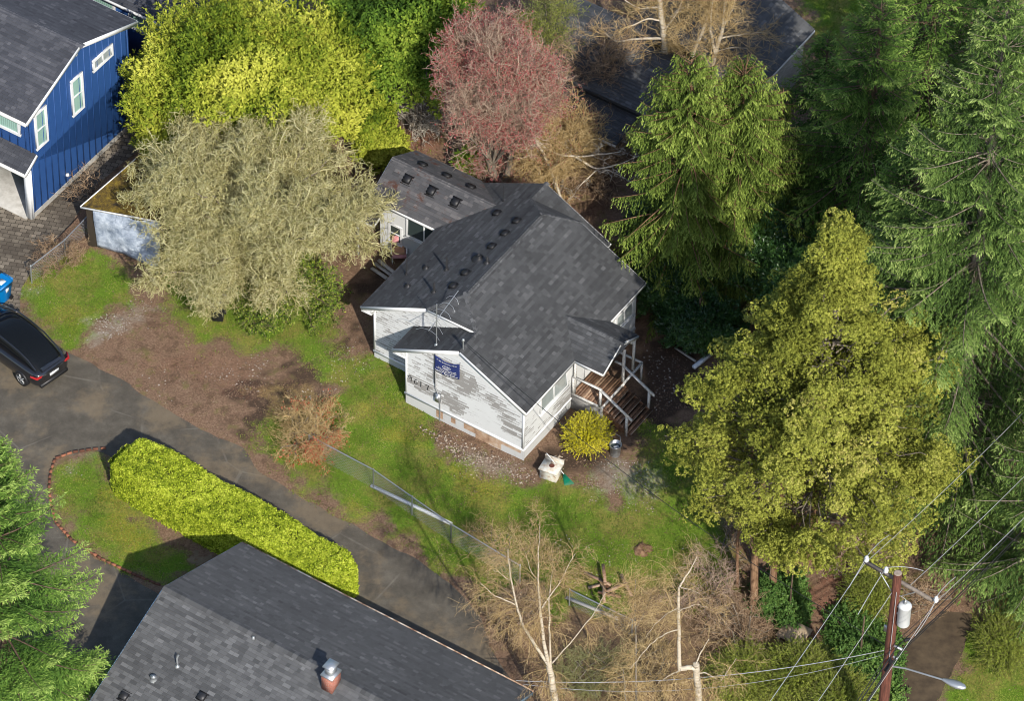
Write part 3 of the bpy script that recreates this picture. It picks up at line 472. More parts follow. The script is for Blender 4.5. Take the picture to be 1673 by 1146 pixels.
# annex roofs, walls and windows
AE0, AE1, AVR, AZE, AZR = 6.44, 9.76, 8.08, 2.80, 3.75; AU = -11.66; MA = (AZR - AZE) / (AVR - AE0); MA2 = (AZR - AZE) / (AE1 - AVR)
ui = lambda z: ULE + (z - HE) / MP
r = MB(); slope_roof(r, [(AU, AE0), (ui(AZE), AE0), (ui(AZR), AVR), (AU, AVR)], AE0, AZE, 1, MA, .52, axis='v'); slope_roof(r, [(AU, AVR), (ui(AZR), AVR), (ui(AZE), AE1), (AU, AE1)], AE1, AZE, -1, MA2, .40, axis='v')
ridge_caps(r, e3(AU, AVR, AZR), e3(ui(AZR), AVR, AZR), nrm(np.array([0, -1, -MA])), nrm(np.array([0, 1, -MA2])), .14)
r.build('roof', M['shingle_annex'], HOUSE)
f = MB(); fb((AU, AE0 - .017, AZE), (ui(AZE) - .05, AE0 - .017, AZE), .12); fb((AU - .017, AE0, AZE), (AU - .017, AVR, AZR), .13); fb((AU - .017, AVR, AZR), (AU - .017, AE1, AZE), .13); f.build('fascia', M['trim'], HOUSE)
w = MB(); w.prism([e3(-11.35, 6.75, 0), e3(-8, 6.75, 0), e3(-8, 6.75, 2.85), e3(-11.35, 6.75, 2.85)], (0, .12, 0), 0); w.prism([e3(-11.35, 6.76, 0), e3(-11.35, 9.5, 0), e3(-11.35, 9.5, 2.8), e3(-11.35, AVR, 3.6), e3(-11.35, 6.76, 2.8)], (.12, 0, 0), 0); w.prism([e3(-11.35, 9.4, 0), e3(-8, 9.4, 0), e3(-8, 9.4, 2.8), e3(-11.35, 9.4, 2.8)], (0, .1, 0), 0)
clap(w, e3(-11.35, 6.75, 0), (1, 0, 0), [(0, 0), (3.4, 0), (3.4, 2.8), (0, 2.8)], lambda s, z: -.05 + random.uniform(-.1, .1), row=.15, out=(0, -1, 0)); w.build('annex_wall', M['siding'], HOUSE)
window(HOUSE, (-10.92, 6.73, .62), (1, 0, 0), (0, -1, 0), .66, 1.0, 2, horiz=True, glass='glass'); window(HOUSE, (-10.06, 6.73, 1.33), (1, 0, 0), (0, -1, 0), 1.75, 1.12, 2, glass='glass')
m = MB(); slope_roof(m, [(-11.9, 5.75), (-11.0, 5.75), (-11.0, 6.7), (-11.9, 6.7)], 5.75, 2.1, 1, .35, axis='v', th=.06); m.build('awning_roof', M['shingle_annex'], HOUSE); m = MB(); m.bar((-11.9, 5.73, 2.06), (-11.0, 5.73, 2.06), .03, .1); m.bar((-10.98, 5.73, 2.06), (-10.98, 6.7, 2.39), .03, .1); m.bar((-11.8, 5.8, 0), (-11.8, 5.8, 2.05), .08, .08, (0, 1, 0)); m.build('awning_frame', M['trim'], HOUSE)
# vents and pipes on the roofs
Hl = lambda P: loc_of(P, OG, AL)
def on_slope(px, py, ue, z0, sgn, m, axis='u'):
    nl = np.array([-sgn * m, 0, 1.0]) if axis == 'u' else np.array([0, -sgn * m, 1.0]); P0 = G(ue, 0, z0) if axis == 'u' else G(0, ue, z0); nw = rotz(AL) @ nl
    return Hl(atp(px, py, P0, nw)), nrm(nl)
def frame_of(nl, along): x = nrm(np.asarray(along, float)); y = nrm(np.cross(nl, x)); x = np.cross(y, nl); return np.stack([x, y, nl], 1)
c1 = lambda x, y: (560 + x / 3.017, 220 + y / 3.017)
def box_vent(P, R, parent, s=.30, mat='black_plastic'):
    m = MB(); h = s / 2; z0, z1 = .03, .13; lo = [(-h, -h), (h, -h), (h, h), (-h, h)]; k = .78
    V = np.array([[x, y, z0] for x, y in lo] + [[x * k, y * k, z1] for x, y in lo]) @ R.T + P; m.add(V, [[0, 1, 5, 4], [1, 2, 6, 5], [2, 3, 7, 6], [3, 0, 4, 7], [4, 5, 6, 7], [3, 2, 1, 0]])
    for i in range(3): m.box(P + R @ np.array([0, -h - .012, .045 + i * .022]), (s * .8, .012, .010), R)
    m.box(P + R @ np.array([0, 0, .012]), (s * 1.35, s * 1.4, .014), R); return m.build('roof_vent', M[mat], parent)
for x, y in [(762, 392), (860, 430), (802, 492), (737, 556), (607, 686), (547, 750)]: P, n_ = on_slope(*c1(x, y), ULE, HE, 1, MP); box_vent(P, frame_of(n_, (0, 1, 0)), HOUSE, .32)
for x, y in [(320, 222), (438, 280), (556, 335)]: P, n_ = on_slope(*c1(x, y), AE0, AZE, 1, MA, 'v'); box_vent(P, frame_of(n_, (1, 0, 0)), HOUSE, .34)
for x, y in [(393, 152), (512, 207), (630, 262)]: P, n_ = on_slope(*c1(x, y), AE1, AZE, -1, MA2, 'v'); box_vent(P, frame_of(n_, (1, 0, 0)), HOUSE, .34)
for x, y, h, rr in [(315, 692, .95, .028), (512, 670, .67, .04), (450, 780, .56, .045), (712, 636, .36, .05), (790, 330, .85, .02), (412, 662, .16, .05), (322, 752, .16, .05), (672, 615, .22, .09)]:
    P, n_ = on_slope(*c1(x, y), ULE, HE, 1, MP); m = MB(); m.lathe(P, [(rr * 3.2, -.06), (rr * 2.6, .05), (rr * 1.3, .11), (rr, .14), (rr, h), (rr * .7, h + .01), (rr * .7, h - .1)], 12); m.build('vent_pipe', M['dark_metal'] if rr < .08 else M['black_plastic'], HOUSE)
# house number, meter and conduit on the gable wall
def strokes(mb, lines, O, A, Zd, N, sc, w=.02, slant=0.0):
    for ln in lines:
        P = [O + A * (x * sc[0] + y * sc[1] * slant) + Zd * y * sc[1] for x, y in ln]
        for a, b in zip(P[:-1], P[1:]): mb.bar(a, b + nrm(b - a) * w * .4, w, .006, N)
X, Zv, Nf = np.array([1., 0, 0]), np.array([0, 0, 1.]), np.array([0, -1., 0])
nine = [[(.8, .75), (.6, .98), (.25, .95), (.08, .75), (.25, .55), (.6, .6), (.8, .8), (.8, .5), (.7, 0)]]; six = [[(.8, .95), (.4, .8), (.1, .4), (.15, .1), (.45, 0), (.75, .12), (.8, .35), (.5, .5), (.2, .38)]]; one = [[(.3, 0), (.35, 1)]]; seven = [[(.05, .9), (.85, 1), (.6, .5), (.45, 0)]]
for i, g_ in enumerate([nine, six, one, seven]): m = MB(); strokes(m, g_, e3(-5.38 + i * .27, -.04, 1.40 - i * .015), X, Zv, Nf, (.2, .30), .026); m.build('house_number_digit', M['ink'], HOUSE)
m = MB(); m.box((-3.92, -.10, 1.32), (.2, .14, .42)); m.lathe((-3.92, -.17, 1.38), [(0, -.07), (.07, -.07), (.075, .0), (.06, .07), (0, .08)], 12); mt = m.build('electric_meter', M['galv'], HOUSE); m = MB(); m.tube([(-3.86, -.06, 1.1), (-3.86, -.06, .0)], .022, 8); m.tube([(-3.96, -.06, 1.5), (-4.08, -.05, 1.75), (-4.1, -.05, 3.72)], .03, 8); m.build('conduit', M['grey_metal'], mt)
# ------------------------------------------------------------------ blue neighbour
BH = G(-23.96, 0, 0); BLUE = thing('blue_house', 'two storey bright blue house with white trimmed windows beside the paved drive', 'house', BH, AL)
w = MB(); w.prism([e3(0, .45, 2.9), e3(0, 6.9, .0), e3(0, 6.9, 5.75), e3(0, 3.45, 7.15), e3(0, .45, 5.75)], (-.2, 0, 0)); w.prism([e3(0, .04, .25), e3(0, 6.9, .25), e3(0, 6.9, 3.1), e3(0, .04, 2.85)], (-.2, 0, 0))
w.prism([e3(-.2, .45, 2.9), e3(-12, .45, 2.9), e3(-12, .45, 5.7), e3(-.2, .45, 5.7)], (0, .2, 0)); w.prism([e3(0, 6.9, 0), e3(-12, 6.9, 0), e3(-12, 6.9, 5.7), e3(0, 6.9, 5.7)], (0, -.2, 0)); w.prism([e3(-.2, 2.2, 0), e3(-12, 2.2, 0), e3(-12, 2.2, 2.9), e3(-.2, 2.2, 2.9)], (0, .2, 0))
for i in range(17): v = .25 + i * .41; zt = 5.65 + (7.15 - 5.75) * (1 - abs(v - 3.45) / 3.45) - .02; w.box((.012, v, (.28 + min(zt, 7.0)) / 2 if v > .5 else 1.6), (.024, .045, (min(zt, 7.0) - .28) if v > .5 else 2.5), None, .5)
for i in range(20): w.box((-.4 - i * .41, .44, 4.35), (.045, .03, 2.6))
w.build('wall', M['blue'], BLUE)
w = MB(); w.prism([e3(.02, .0, -.1), e3(.02, 6.95, -.1), e3(.02, 6.95, .26), e3(.02, .0, .26)], (-.25, 0, 0)); w.build('foundation', M['concrete'], BLUE)
w = MB(); w.box((-4, 1.0, .04), (7.6, 2.3, .1)); w.build('porch_floor', M['concrete'], BLUE)
r = MB(); mB = 1.5 / 3.75; slope_roof(r, [(-13, -.25), (.28, -.25), (.28, 3.45), (-13, 3.45)], -.25, 5.72, 1, mB, .5, axis='v'); slope_roof(r, [(-13, 3.45), (.28, 3.45), (.28, 7.15), (-13, 7.15)], 7.15, 5.72, -1, mB, .42, axis='v'); ridge_caps(r, e3(-13, 3.45, 7.2), e3(.28, 3.45, 7.2), nrm(np.array([0, -1, -mB])), nrm(np.array([0, 1, -mB])), .15)
r.build('roof', M['shingle_blue'], BLUE)
r = MB(); slope_roof(r, [(-12, -.35), (.12, -.35), (.12, .44), (-12, .44)], -.35, 2.9, 1, .6, .45, axis='v'); r.build('porch_roof', M['shingle_blue'], BLUE)
f = MB(); fb((.3, -.27, 5.72), (.3, 3.45, 7.2), .2); fb((.3, 3.45, 7.2), (.3, 7.17, 5.72), .2); fb((-13, -.28, 5.72), (.3, -.28, 5.72), .13, .1); fb((-13, 7.18, 5.72), (.3, 7.18, 5.72), .13, .1); fb((.13, -.37, 2.9), (.13, .46, 3.4), .2); fb((-12, -.38, 2.9), (.12, -.38, 2.9), .12, .1)
f.bar((-.1, -.0, 0.05), (-.1, -.0, 2.8), .26, .14, (0, 1, 0)); f.bar((.035, .02, 0.1), (.035, .02, 2.8), .16, .03, (0, 1, 0)); f.build('white_trim', M['trim'], BLUE)
f = MB(); f.tube([(-.12, .3, 5.55), (-.12, .42, 5.4), (-.12, .42, 3.4)], .045, 8); f.build('downspout', M['blue'], BLUE)
window(BLUE, (.005, .55, 3.42), (0, 1, 0), (1, 0, 0), .80, 1.98, 2, glass='glass_green', horiz=True, sill=False, fw=.12, depth=.06); window(BLUE, (.005, 2.97, 3.41), (0, 1, 0), (1, 0, 0), .80, 1.98, 2, glass='glass_green', horiz=True, sill=False, fw=.12, depth=.06); window(BLUE, (.005, 4.45, 4.75), (0, 1, 0), (1, 0, 0), 1.36, .66, 2, glass='glass_grey', sill=False, fw=.12, depth=.06)
window(BLUE, (-2.35, .43, 4.0), (1, 0, 0), (0, -1, 0), 1.75, 1.45, 1, glass='glass_green', sill=False, fw=.13, depth=.06)
f = MB(); f.box((.05, 3.4, 6.6), (.14, .12, .12)); f.build('flood_light', M['trim'], BLUE); f = MB(); f.lathe((.06, 2.35, .72), [(0, .06), (.07, .05), (.09, -.04), (0, -.05)], 10); f.build('wall_vent', M['trim'], BLUE)
m = MB(); m.box((-2.4, 2.17, 1.15), (3.4, .06, 2.1)); d = m.build('garage_door', M['black_plastic'], BLUE); m = MB(); [m.box((-2.4 + (i - 1) * 1.08, 2.13, .35 + j * .52), (.98, .02, .42)) for i in range(3) for j in range(4)]; m.build('pane', M['glass_green'], d)
B2 = thing('blue_house', 'farther blue house with a white framed window at the top edge of the picture', 'house', G(-22.0, 10.1, 0), AL)
w = MB(); w.prism([e3(0, 0, 0), e3(0, 6, 0), e3(0, 6, 3.3), e3(0, 3, 4.4), e3(0, 0, 3.3)], (-9, 0, 0)); w.build('wall', M['blue'], B2)
r = MB(); slope_roof(r, [(-9, -.4), (.3, -.4), (.3, 3), (-9, 3)], -.4, 3.35, 1, .36, .5, axis='v'); slope_roof(r, [(-9, 3), (.3, 3), (.3, 6.4), (-9, 6.4)], 6.4, 3.35, -1, .36, .45, axis='v'); r.build('roof', M['shingle_blue'], B2); f = MB(); fb((-9, -.43, 3.35), (.3, -.43, 3.35), .14, .06); fb((.3, -.4, 3.35), (.3, 3, 4.57), .14); f.build('white_trim', M['trim'], B2)
window(B2, (-4.4, -.02, 1.9), (1, 0, 0), (0, -1, 0), 2.3, 1.1, 2, glass='glass_green', sill=False, fw=.12); window(B2, (-7.4, -.02, 1.9), (1, 0, 0), (0, -1, 0), 2.3, 1.1, 2, glass='glass_green', sill=False, fw=.12)
# ------------------------------------------------------------------ near grey-roofed house
NO = G(-5.0, -11.75, 0); NEAR = thing('grey_roofed_house', 'long low house with weathered grey shingle roof and brick chimney at the bottom edge', 'house', NO, AL)
mN = 1.95 / 4.75; r = MB(); slope_roof(r, [(0, 0), (13.05, 0), (13.05, -4.75), (0, -4.75)], 0, 2.85, -1, mN, .40, axis='v'); slope_roof(r, [(0, -4.75), (13.05, -4.75), (13.05, -9.5), (0, -9.5)], -9.5, 2.85, 1, mN, .56, axis='v', jit=.45)
ridge_caps(r, e3(0, -4.75, 4.8), e3(13.05, -4.75, 4.8), nrm(np.array([0, 1, -mN])), nrm(np.array([0, -1, -mN])), .17, .2, .06, .4); r.build('roof', M['shingle_near'], NEAR)
w = MB(); w.prism([e3(.4, -.5, 0), e3(.4, -9.0, 0), e3(.4, -9.0, 2.7), e3(.4, -4.75, 4.5), e3(.4, -.5, 2.7)], (12.2, 0, 0)); w.build('wall', M['lightblue'], NEAR)
t = NT('rusty_gutter'); c = t.ramp(t.noise(3, 6, .8), [(.4, S(225, 212, 195)), (.5, S(190, 160, 130)), (.62, S(110, 70, 50))]); M['gutter'] = t.fin(c, .7)
m = MB(); m.bar((0, .05, 2.79), (13.05, .05, 2.79), .10, .10); m.build('gutter', M['gutter'], NEAR)
m = MB(); m.bar((-.02, 0, 2.76), (-.02, -4.75, 4.71), .03, .14); m.bar((-.02, -4.75, 4.71), (-.02, -9.5, 2.76), .03, .14); m.bar((13.07, 0, 2.76), (13.07, -4.75, 4.71), .03, .14); m.build('fascia', M['lightblue'], NEAR)
t = NT('red_brick'); br = t.n('TexBrick'); br.inputs['Scale'].default_value = 1; br.inputs['Brick Width'].default_value = .2; br.inputs['Row Height'].default_value = .07; br.inputs['Mortar Size'].default_value = .008; br.inputs['Color1'].default_value = (*S(128, 62, 48), 1); br.inputs['Color2'].default_value = (*S(168, 88, 66), 1); br.inputs['Mortar'].default_value = (*S(150, 140, 130), 1)
cb = t.n('CombineXYZ'); sx = t.n('SeparateXYZ'); t.l(t.coord(), sx.inputs[0]); t.l(t.math('ADD', sx.outputs[0], sx.outputs[1]), cb.inputs[0]); t.l(sx.outputs[2], cb.inputs[1]); t.l(cb.outputs[0], br.inputs[0]); M['brick'] = t.fin(br.outputs[0], .85)
ch = Hl(at(541, 1118, 4.75)) - (Hl(NO)); cx, cy = ch[0], ch[1]
m = MB(); m.box((cx, cy, 4.95), (.46, .56, .75)); c_ = m.build('chimney', M['brick'], NEAR); m = MB(); m.box((cx, cy, 5.35), (.52, .62, .06)); m.box((cx, cy, 5.50), (.30, .36, .26)); m.box((cx, cy, 5.68), (.2, .26, .12)); m.box((cx, cy, 5.77), (.42, .48, .05)); m.build('chimney_cap', M['galv'], c_)
def on_near(px, py): P0 = G(0, -21.25, 2.85); nl = np.array([0, -mN, 1.0]); return loc_of(atp(px, py, P0, rotz(AL) @ nl), NO, AL), nrm(nl)
for px, py in [(203, 1139), (330, 1140)]: P, n_ = on_near(px, py); box_vent(P, frame_of(n_, (1, 0, 0)), NEAR, .32, 'dark_metal')
P, n_ = on_near(251, 1111); m = MB(); m.lathe(P, [(.16, -.04), (.12, .05), (.11, .16), (.13, .17), (.0, .2)], 12); m.build('roof_vent', M['galv'], NEAR)
P, n_ = on_near(290, 1090); m = MB(); m.tube([P, P + [0, 0, .2], P + [-.05, .05, .38], P + [-.02, .12, .5]], .035, 8); m.lathe(P, [(.1, -.03), (.09, .03), (.04, .08)], 10); m.build('vent_pipe', M['galv'], NEAR)
P = loc_of(at(414, 1043, 4.82), NO, AL); m = MB(); m.lathe(P, [(.06, -.05), (.05, .04), (.0, .06)], 10); m.build('vent_pipe', M['galv'], NEAR)
# ------------------------------------------------------------------ far grey house behind the birches
TO = G(-2.05, 16.8, 0); TOPH = thing('grey_roofed_house', 'white walled house with dark grey roofs half hidden behind the bare birches at the top', 'house', TO, AL)
r = MB(); slope_roof(r, [(-9.3, 0), (-2.2, 0), (-2.2, 2.3), (-9.3, 2.3)], 0, 2.8, 1, .5, .5, axis='v'); slope_roof(r, [(-9.3, 2.3), (-2.2, 2.3), (-2.2, 4.6), (-9.3, 4.6)], 4.6, 2.8, -1, .5, .5, axis='v')
slope_roof(r, [(0, 3.0), (0, 8.5), (-3.3, 8.5), (-3.3, 3.0)], 0, 2.8, -1, .5, .55); slope_roof(r, [(-6.6, 3.0), (-3.3, 3.0), (-3.3, 8.5), (-6.6, 8.5)], -6.6, 2.8, 1, .5, .45); slope_roof(r, [(-7.0, -1.6), (-3.4, -1.6), (-3.4, .4), (-7.0, .4)], -1.6, 2.2, 1, .15, .4, axis='v')
ridge_caps(r, e3(-9.3, 2.3, 3.95), e3(-5, 2.3, 3.95), nrm(np.array([0, -1, -.5])), nrm(np.array([0, 1, -.5])), .16); r.build('roof', M['shingle_near'], TOPH)
w = MB(); w.box((-.45, 5.7, 1.3), (.2, 5.2, 2.7)); w.box((-3.2, 3.4, 1.3), (5.6, .2, 2.7)); w.box((-5.8, .5, 1.3), (6.6, .2, 2.6)); w.box((-9.0, 2.3, 1.3), (.2, 3.8, 2.6)); w.box((-3.2, 8.2, 1.3), (5.6, .2, 2.7)); w.build('wall', M['siding'], TOPH)
f = MB(); fb((.017, 3.0, 2.8), (.017, 8.5, 2.8), .12); fb((-7.0, -1.62, 2.2), (-3.4, -1.62, 2.2), .12); fb((-9.3, -.02, 2.8), (-7, -.02, 2.8), .12); f.build('fascia', M['trim'], TOPH)
m = MB(); P = Hl(at(1120, 20, 3.9)) - Hl(TO); m.box((P[0], P[1], 3.75), (.9, .7, .06)); m.box((P[0], P[1], 3.68), (1.0, .8, .08)); m.build('skylight', M['galv'], TOPH)
# ================================================================== VEGETATION BUILDERS
def rdir(n, zmin=-1, zmax=1):
    z = rng.uniform(zmin, zmax, n); a = rng.uniform(0, 2 * math.pi, n); r = np.sqrt(1 - z * z); return np.stack([r * np.cos(a), r * np.sin(a), z], 1)
def leaves(mb, C, N, L, W, val, axis=None, flop=.5):          # C centres, N facing directions
    n = len(C); N = nrm(N + rng.normal(size=(n, 3)) * flop); ax = axis if axis is not None else rng.normal(size=(n, 3))
    X = nrm(ax - (ax * N).sum(1, keepdims=True) * N); Y = np.cross(N, X); L = np.broadcast_to(L, (n,)) * rng.uniform(.7, 1.3, n); W = np.broadcast_to(W, (n,)) * rng.uniform(.7, 1.3, n)
    mb.quads(C, X * L[:, None] / 2, Y * W[:, None] / 2, val)
def grow(S0, Dr, Ln, K=4, wander=.35, grav=0.0):              # curved twigs: (N,K+1,3)
    n = len(S0); P = np.empty((n, K + 1, 3)); P[:, 0] = S0; d = nrm(Dr); st = (np.broadcast_to(Ln, (n,)) / K)[:, None]
    for k in range(K): d = nrm(d + rng.normal(size=(n, 3)) * wander / math.sqrt(K) * 1.3 + np.array([0, 0, grav / K])); P[:, k + 1] = P[:, k] + d * st
    return P
def spawn(P, m, t0=.25, t1=1.0):                              # m start points on each polyline, with local direction
    n, K, _ = P.shape; i = np.repeat(np.arange(n), m); t = rng.uniform(t0, t1, n * m) * (K - 1); k = np.minimum(t.astype(int), K - 2); f = (t - k)[:, None]
    a, b = P[i, k], P[i, k + 1]; return a * (1 - f) + b * f, nrm(b - a)
def seat(base): return np.array([base[0], base[1], 0.0])
def tree_root(name, label, cat, base, group=None): return thing(name, label, cat, seat(base), 0, group)
def lo(root_base, P): return np.asarray(P) - seat(root_base)
def bare_tree(name, label, cat, base, limbs, n1, n2, n3, mat_t, mat_c, l1=1.3, l2=.7, l3=.35, wander=.5, grav=.1, out=None, buds=None, r=(.02, .010, .006), group=None, spread=.9, leaf=None, t0=.25, lean=None):
    """limbs: list of (path (k,3) world, r0, r1). n1/n2/n3 twigs per parent on three levels"""
    root = tree_root(name, label, cat, base, group); m = MB()
    for P, r0, r1 in limbs: P = lo(base, P); m.tube(P, np.linspace(r0, r1, len(P)), 7, .5)
    m.build('trunk', mat_t, root, smooth=True); m = MB(); Ps = []; Ds = []
    for P, r0, r1 in limbs:
        P = lo(base, P); L = np.linalg.norm(np.diff(P, axis=0), axis=1).sum(); k = max(2, int(n1 * L)); q, d = spawn(P[None], k, t0, 1.0); Ps.append(q); Ds.append(d)
    q = np.concatenate(Ps); d = np.concatenate(Ds); cen = q.mean(0) if out is None else lo(base, out); o = nrm(q - cen + 1e-6)
    T1 = grow(q, d * .6 + o * .7 + rng.normal(size=q.shape) * spread, l1 * rng.uniform(.5, 1.2, len(q)), 5, wander, grav); m.tubes(T1, r[0], r[1], rng.random(len(T1)))
    q, d = spawn(T1, n2); o = nrm(q - cen); T2 = grow(q, d * .7 + o * .5 + rng.normal(size=q.shape) * spread, l2 * rng.uniform(.5, 1.2, len(q)), 4, wander, grav); m.tubes(T2, r[1], r[2], rng.random(len(T2)))
    q, d = spawn(T2, n3); T3 = grow(q, d * .7 + rng.normal(size=q.shape) * spread + nrm(q - cen) * .3, l3 * rng.uniform(.5, 1.3, len(q)), 3, wander, grav); m.tubes(T3, r[2], r[2] * .7, rng.random(len(T3)))
    m.build('crown', mat_c, root)
    if buds:
        mt, cnt, sz = buds[:3]; q, d = spawn(T3, cnt, .2, 1.0); 
        if len(buds) > 3: k = vnoise(q, .9) > buds[3]; q, d = q[k], d[k]
        b = MB(); leaves(b, q + rng.normal(size=q.shape) * .03, rdir(len(q), -.2, 1), sz, sz * .5, rng.random(len(q)), flop=.8); b.build('buds' if leaf is None else leaf, mt, root)
    return root
def auto_limbs(base, H, R, Rz, cz, n=26, r0=.14, fork=.25, stems=1):
    L = []; b = seat(base)
    for s in range(stems):
        top = b + np.array([rng.normal() * .12 * stems, rng.normal() * .12 * stems, H * fork * rng.uniform(.8, 1.2)]); L.append((np.array([b + (top - b) * .0 + [0, 0, -.1], (b + top) / 2 + rng.normal(size=3) * .04, top]), r0, r0 * .75))
        for i in range(n // stems):
            d = rdir(1, -.25, 1)[0]; e = b + np.array([0, 0, cz]) + d * np.array([R, R, Rz]) * rng.uniform(.55, .85); mid = top * .45 + e * .55 + rng.normal(size=3) * .2 * R / 3; mid[2] += .1 * R; q = top * .8 + mid * .2 + rng.normal(size=3) * .05
            t = np.linspace(0, 1, 8)[:, None]; P = (1 - t) ** 2 * top + 2 * t * (1 - t) * mid + t * t * e + rng.normal(size=(8, 3)) * .05 * R / 3 * t; L.append((P, r0 * .42 * rng.uniform(.6, 1.1), .018))
    return L
def fir(name, label, base, H, R, h0, mat_l, mat_b, dens=1.0, droop=.25, up=.35, sprig=(.20, .07), power=1.0, group=None, cat='fir tree', hang=0.0, nb=5.5, r0=.28, gap=.15, keep=None, tip=.0, lat=.46, gapk=.31):
    root = tree_root(name, label, cat, base, group); m = MB(); b = np.zeros(3); m.tube([[0, 0, -.1], [0, 0, H * .35], [.05, 0, H * .7], [0, 0, H]], [r0, r0 * .75, r0 * .4, .02], 9); tr = m.build('trunk', mat_b, root, smooth=True)
    hs = []; h = h0
    while h < H - .15: hs.append(h); h += rng.uniform(.34, .62) * (.5 + .7 * (1 - h / H)) / dens ** .5
    hs = np.repeat(hs, int(nb)); n = len(hs); az = rng.uniform(0, 2 * math.pi, n); sd0 = rng.uniform(0, 50); gp = vnoise(np.stack([np.cos(az) * 1.5 + sd0, np.sin(az) * 1.5, hs * .75], 1), 1.0) > gapk; hs, az = hs[gp], az[gp]; n = len(hs); rel = (hs - h0) / (H - h0); prof = (1 - rel ** 1.15) ** power * np.clip(.72 + rel * 3, 0, 1)
    az0 = (az * 2.5).astype(int); L = R * prof * rng.uniform(.62, 1.12, n) + .15; hs = hs + rng.uniform(-.15, .15, n)
    if keep is not None: k = keep(az, hs); az, hs, L, rel = az[k], hs[k], L[k], rel[k]; n = len(hs)
    el = np.radians(-12 + 50 * rel ** 1.3 + rng.normal(size=n) * 7); K = 9; t = np.linspace(0, 1, K)[None, :]; D = np.stack([np.cos(az), np.sin(az)], 1)
    rr = L[:, None] * t * np.cos(el)[:, None]; zz = hs[:, None] + L[:, None] * (np.sin(el)[:, None] * t - droop * t ** 1.6 * (1 - rel)[:, None] + up * .5 * t ** 3.5 * (1 - rel * .6)[:, None]); side = np.stack([-D[:, 1], D[:, 0]], 1); bend = rng.normal(size=(n, 1)) * .10 * L[:, None] * t ** 2
    P = np.concatenate([rr[..., None] * D[:, None] + bend[..., None] * side[:, None], zz[..., None]], 2); m = MB(); m.tubes(P, .012 + .010 * L, .006, .5, 4)
    # laterals on both sides of each branch
    cnt = np.maximum(4, (L / gap).astype(int)); I = np.repeat(np.arange(n), cnt); fr = np.concatenate([(np.arange(c) + rng.random(c) * .6 + .4) / (c + .4) for c in cnt]); fr = .10 + .90 * fr
    keepl = rng.random(len(I)) < np.clip(.25 + fr * 1.5, 0, 1); I, fr = I[keepl], fr[keepl]; out = []
    for sg in (-1, 1):
        x = fr * (K - 1); k = np.minimum(x.astype(int), K - 2); f = (x - k)[:, None]; q = P[I, k] * (1 - f) + P[I, k + 1] * f; d = nrm(P[I, k + 1] - P[I, k]); sd_ = np.concatenate([side[I], np.zeros((len(I), 1))], 1) * sg
        ll = np.minimum(lat * L[I] * (1.12 - fr) + .12, 1.3) * rng.uniform(.6, 1.2, len(I)); dd = nrm(d * .62 + sd_ * .78 + np.array([0, 0, -.12 - hang]) + rng.normal(size=(len(I), 3)) * .12); out.append((q, dd, ll, fr))
    q = np.concatenate([o[0] for o in out]); dd = np.concatenate([o[1] for o in out]); ll = np.concatenate([o[2] for o in out]); fr = np.concatenate([o[3] for o in out])
    # needled sprigs along laterals
    c = np.maximum(2, (ll / (sprig[0] * .27)).astype(int)); I = np.repeat(np.arange(len(q)), c); s = np.concatenate([(np.arange(k) + .6) / k for k in c]); d = dd[I]; w = nrm(np.cross(d, np.array([0, 0, 1.0]))); sg = np.where(rng.random(len(I)) < .5, -1, 1)[:, None]
    C = q[I] + d * (ll[I] * s)[:, None] + np.array([0, 0, -1.0]) * ((.10 + hang * .5) * (ll[I] * s) ** 1.3)[:, None]; ax = nrm(d * .75 + w * sg * .62 + np.array([0, 0, -.18 - hang]) + rng.normal(size=C.shape) * .16); C = C + ax * sprig[0] * .4
    N = nrm(np.cross(ax, np.cross(np.array([0, 0, 1.0]), ax) + rng.normal(size=C.shape) * .55)); Y = np.cross(N, ax); n_ = len(C); sz = rng.uniform(.7, 1.3, n_)
    val = np.clip(.10 + .12 * rng.normal(size=n_) + (.45 + tip * .5) * fr[I] ** 2 + .22 * s + .35 * (vnoise(C, .8) - .5), 0, 1)  # inner sprigs darkened to paint bough shade; paler tips are new growth
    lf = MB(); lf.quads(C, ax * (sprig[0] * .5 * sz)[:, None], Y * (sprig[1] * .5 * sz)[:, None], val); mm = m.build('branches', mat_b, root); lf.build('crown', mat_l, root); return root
def puffs(mb, C, rad, n_sub, n_leaf, L, W, val0=.5, squash=.8, subr=.36, cone=None, v_amp=.18):
    """cauliflower clumps: C (n,3) centres of clumps, rad (n,)"""
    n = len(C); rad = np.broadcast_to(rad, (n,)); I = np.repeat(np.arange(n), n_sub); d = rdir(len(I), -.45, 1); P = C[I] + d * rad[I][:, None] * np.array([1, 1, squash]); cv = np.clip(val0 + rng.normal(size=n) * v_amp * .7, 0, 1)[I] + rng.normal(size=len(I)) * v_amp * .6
    J = np.repeat(np.arange(len(P)), n_leaf); e = rdir(len(J), -.6, 1); sr_ = subr * rad[I][J]; Q = P[J] + e * (sr_ * rng.uniform(.55, 1.05, len(J)))[:, None]; leaves(mb, Q, e * .6 + rng.normal(size=Q.shape) * .5, L, W, np.clip(cv[J] + rng.normal(size=len(J)) * .08 + .16 * e[:, 2], 0, 1), axis=e + rng.normal(size=Q.shape) * .5, flop=.3)
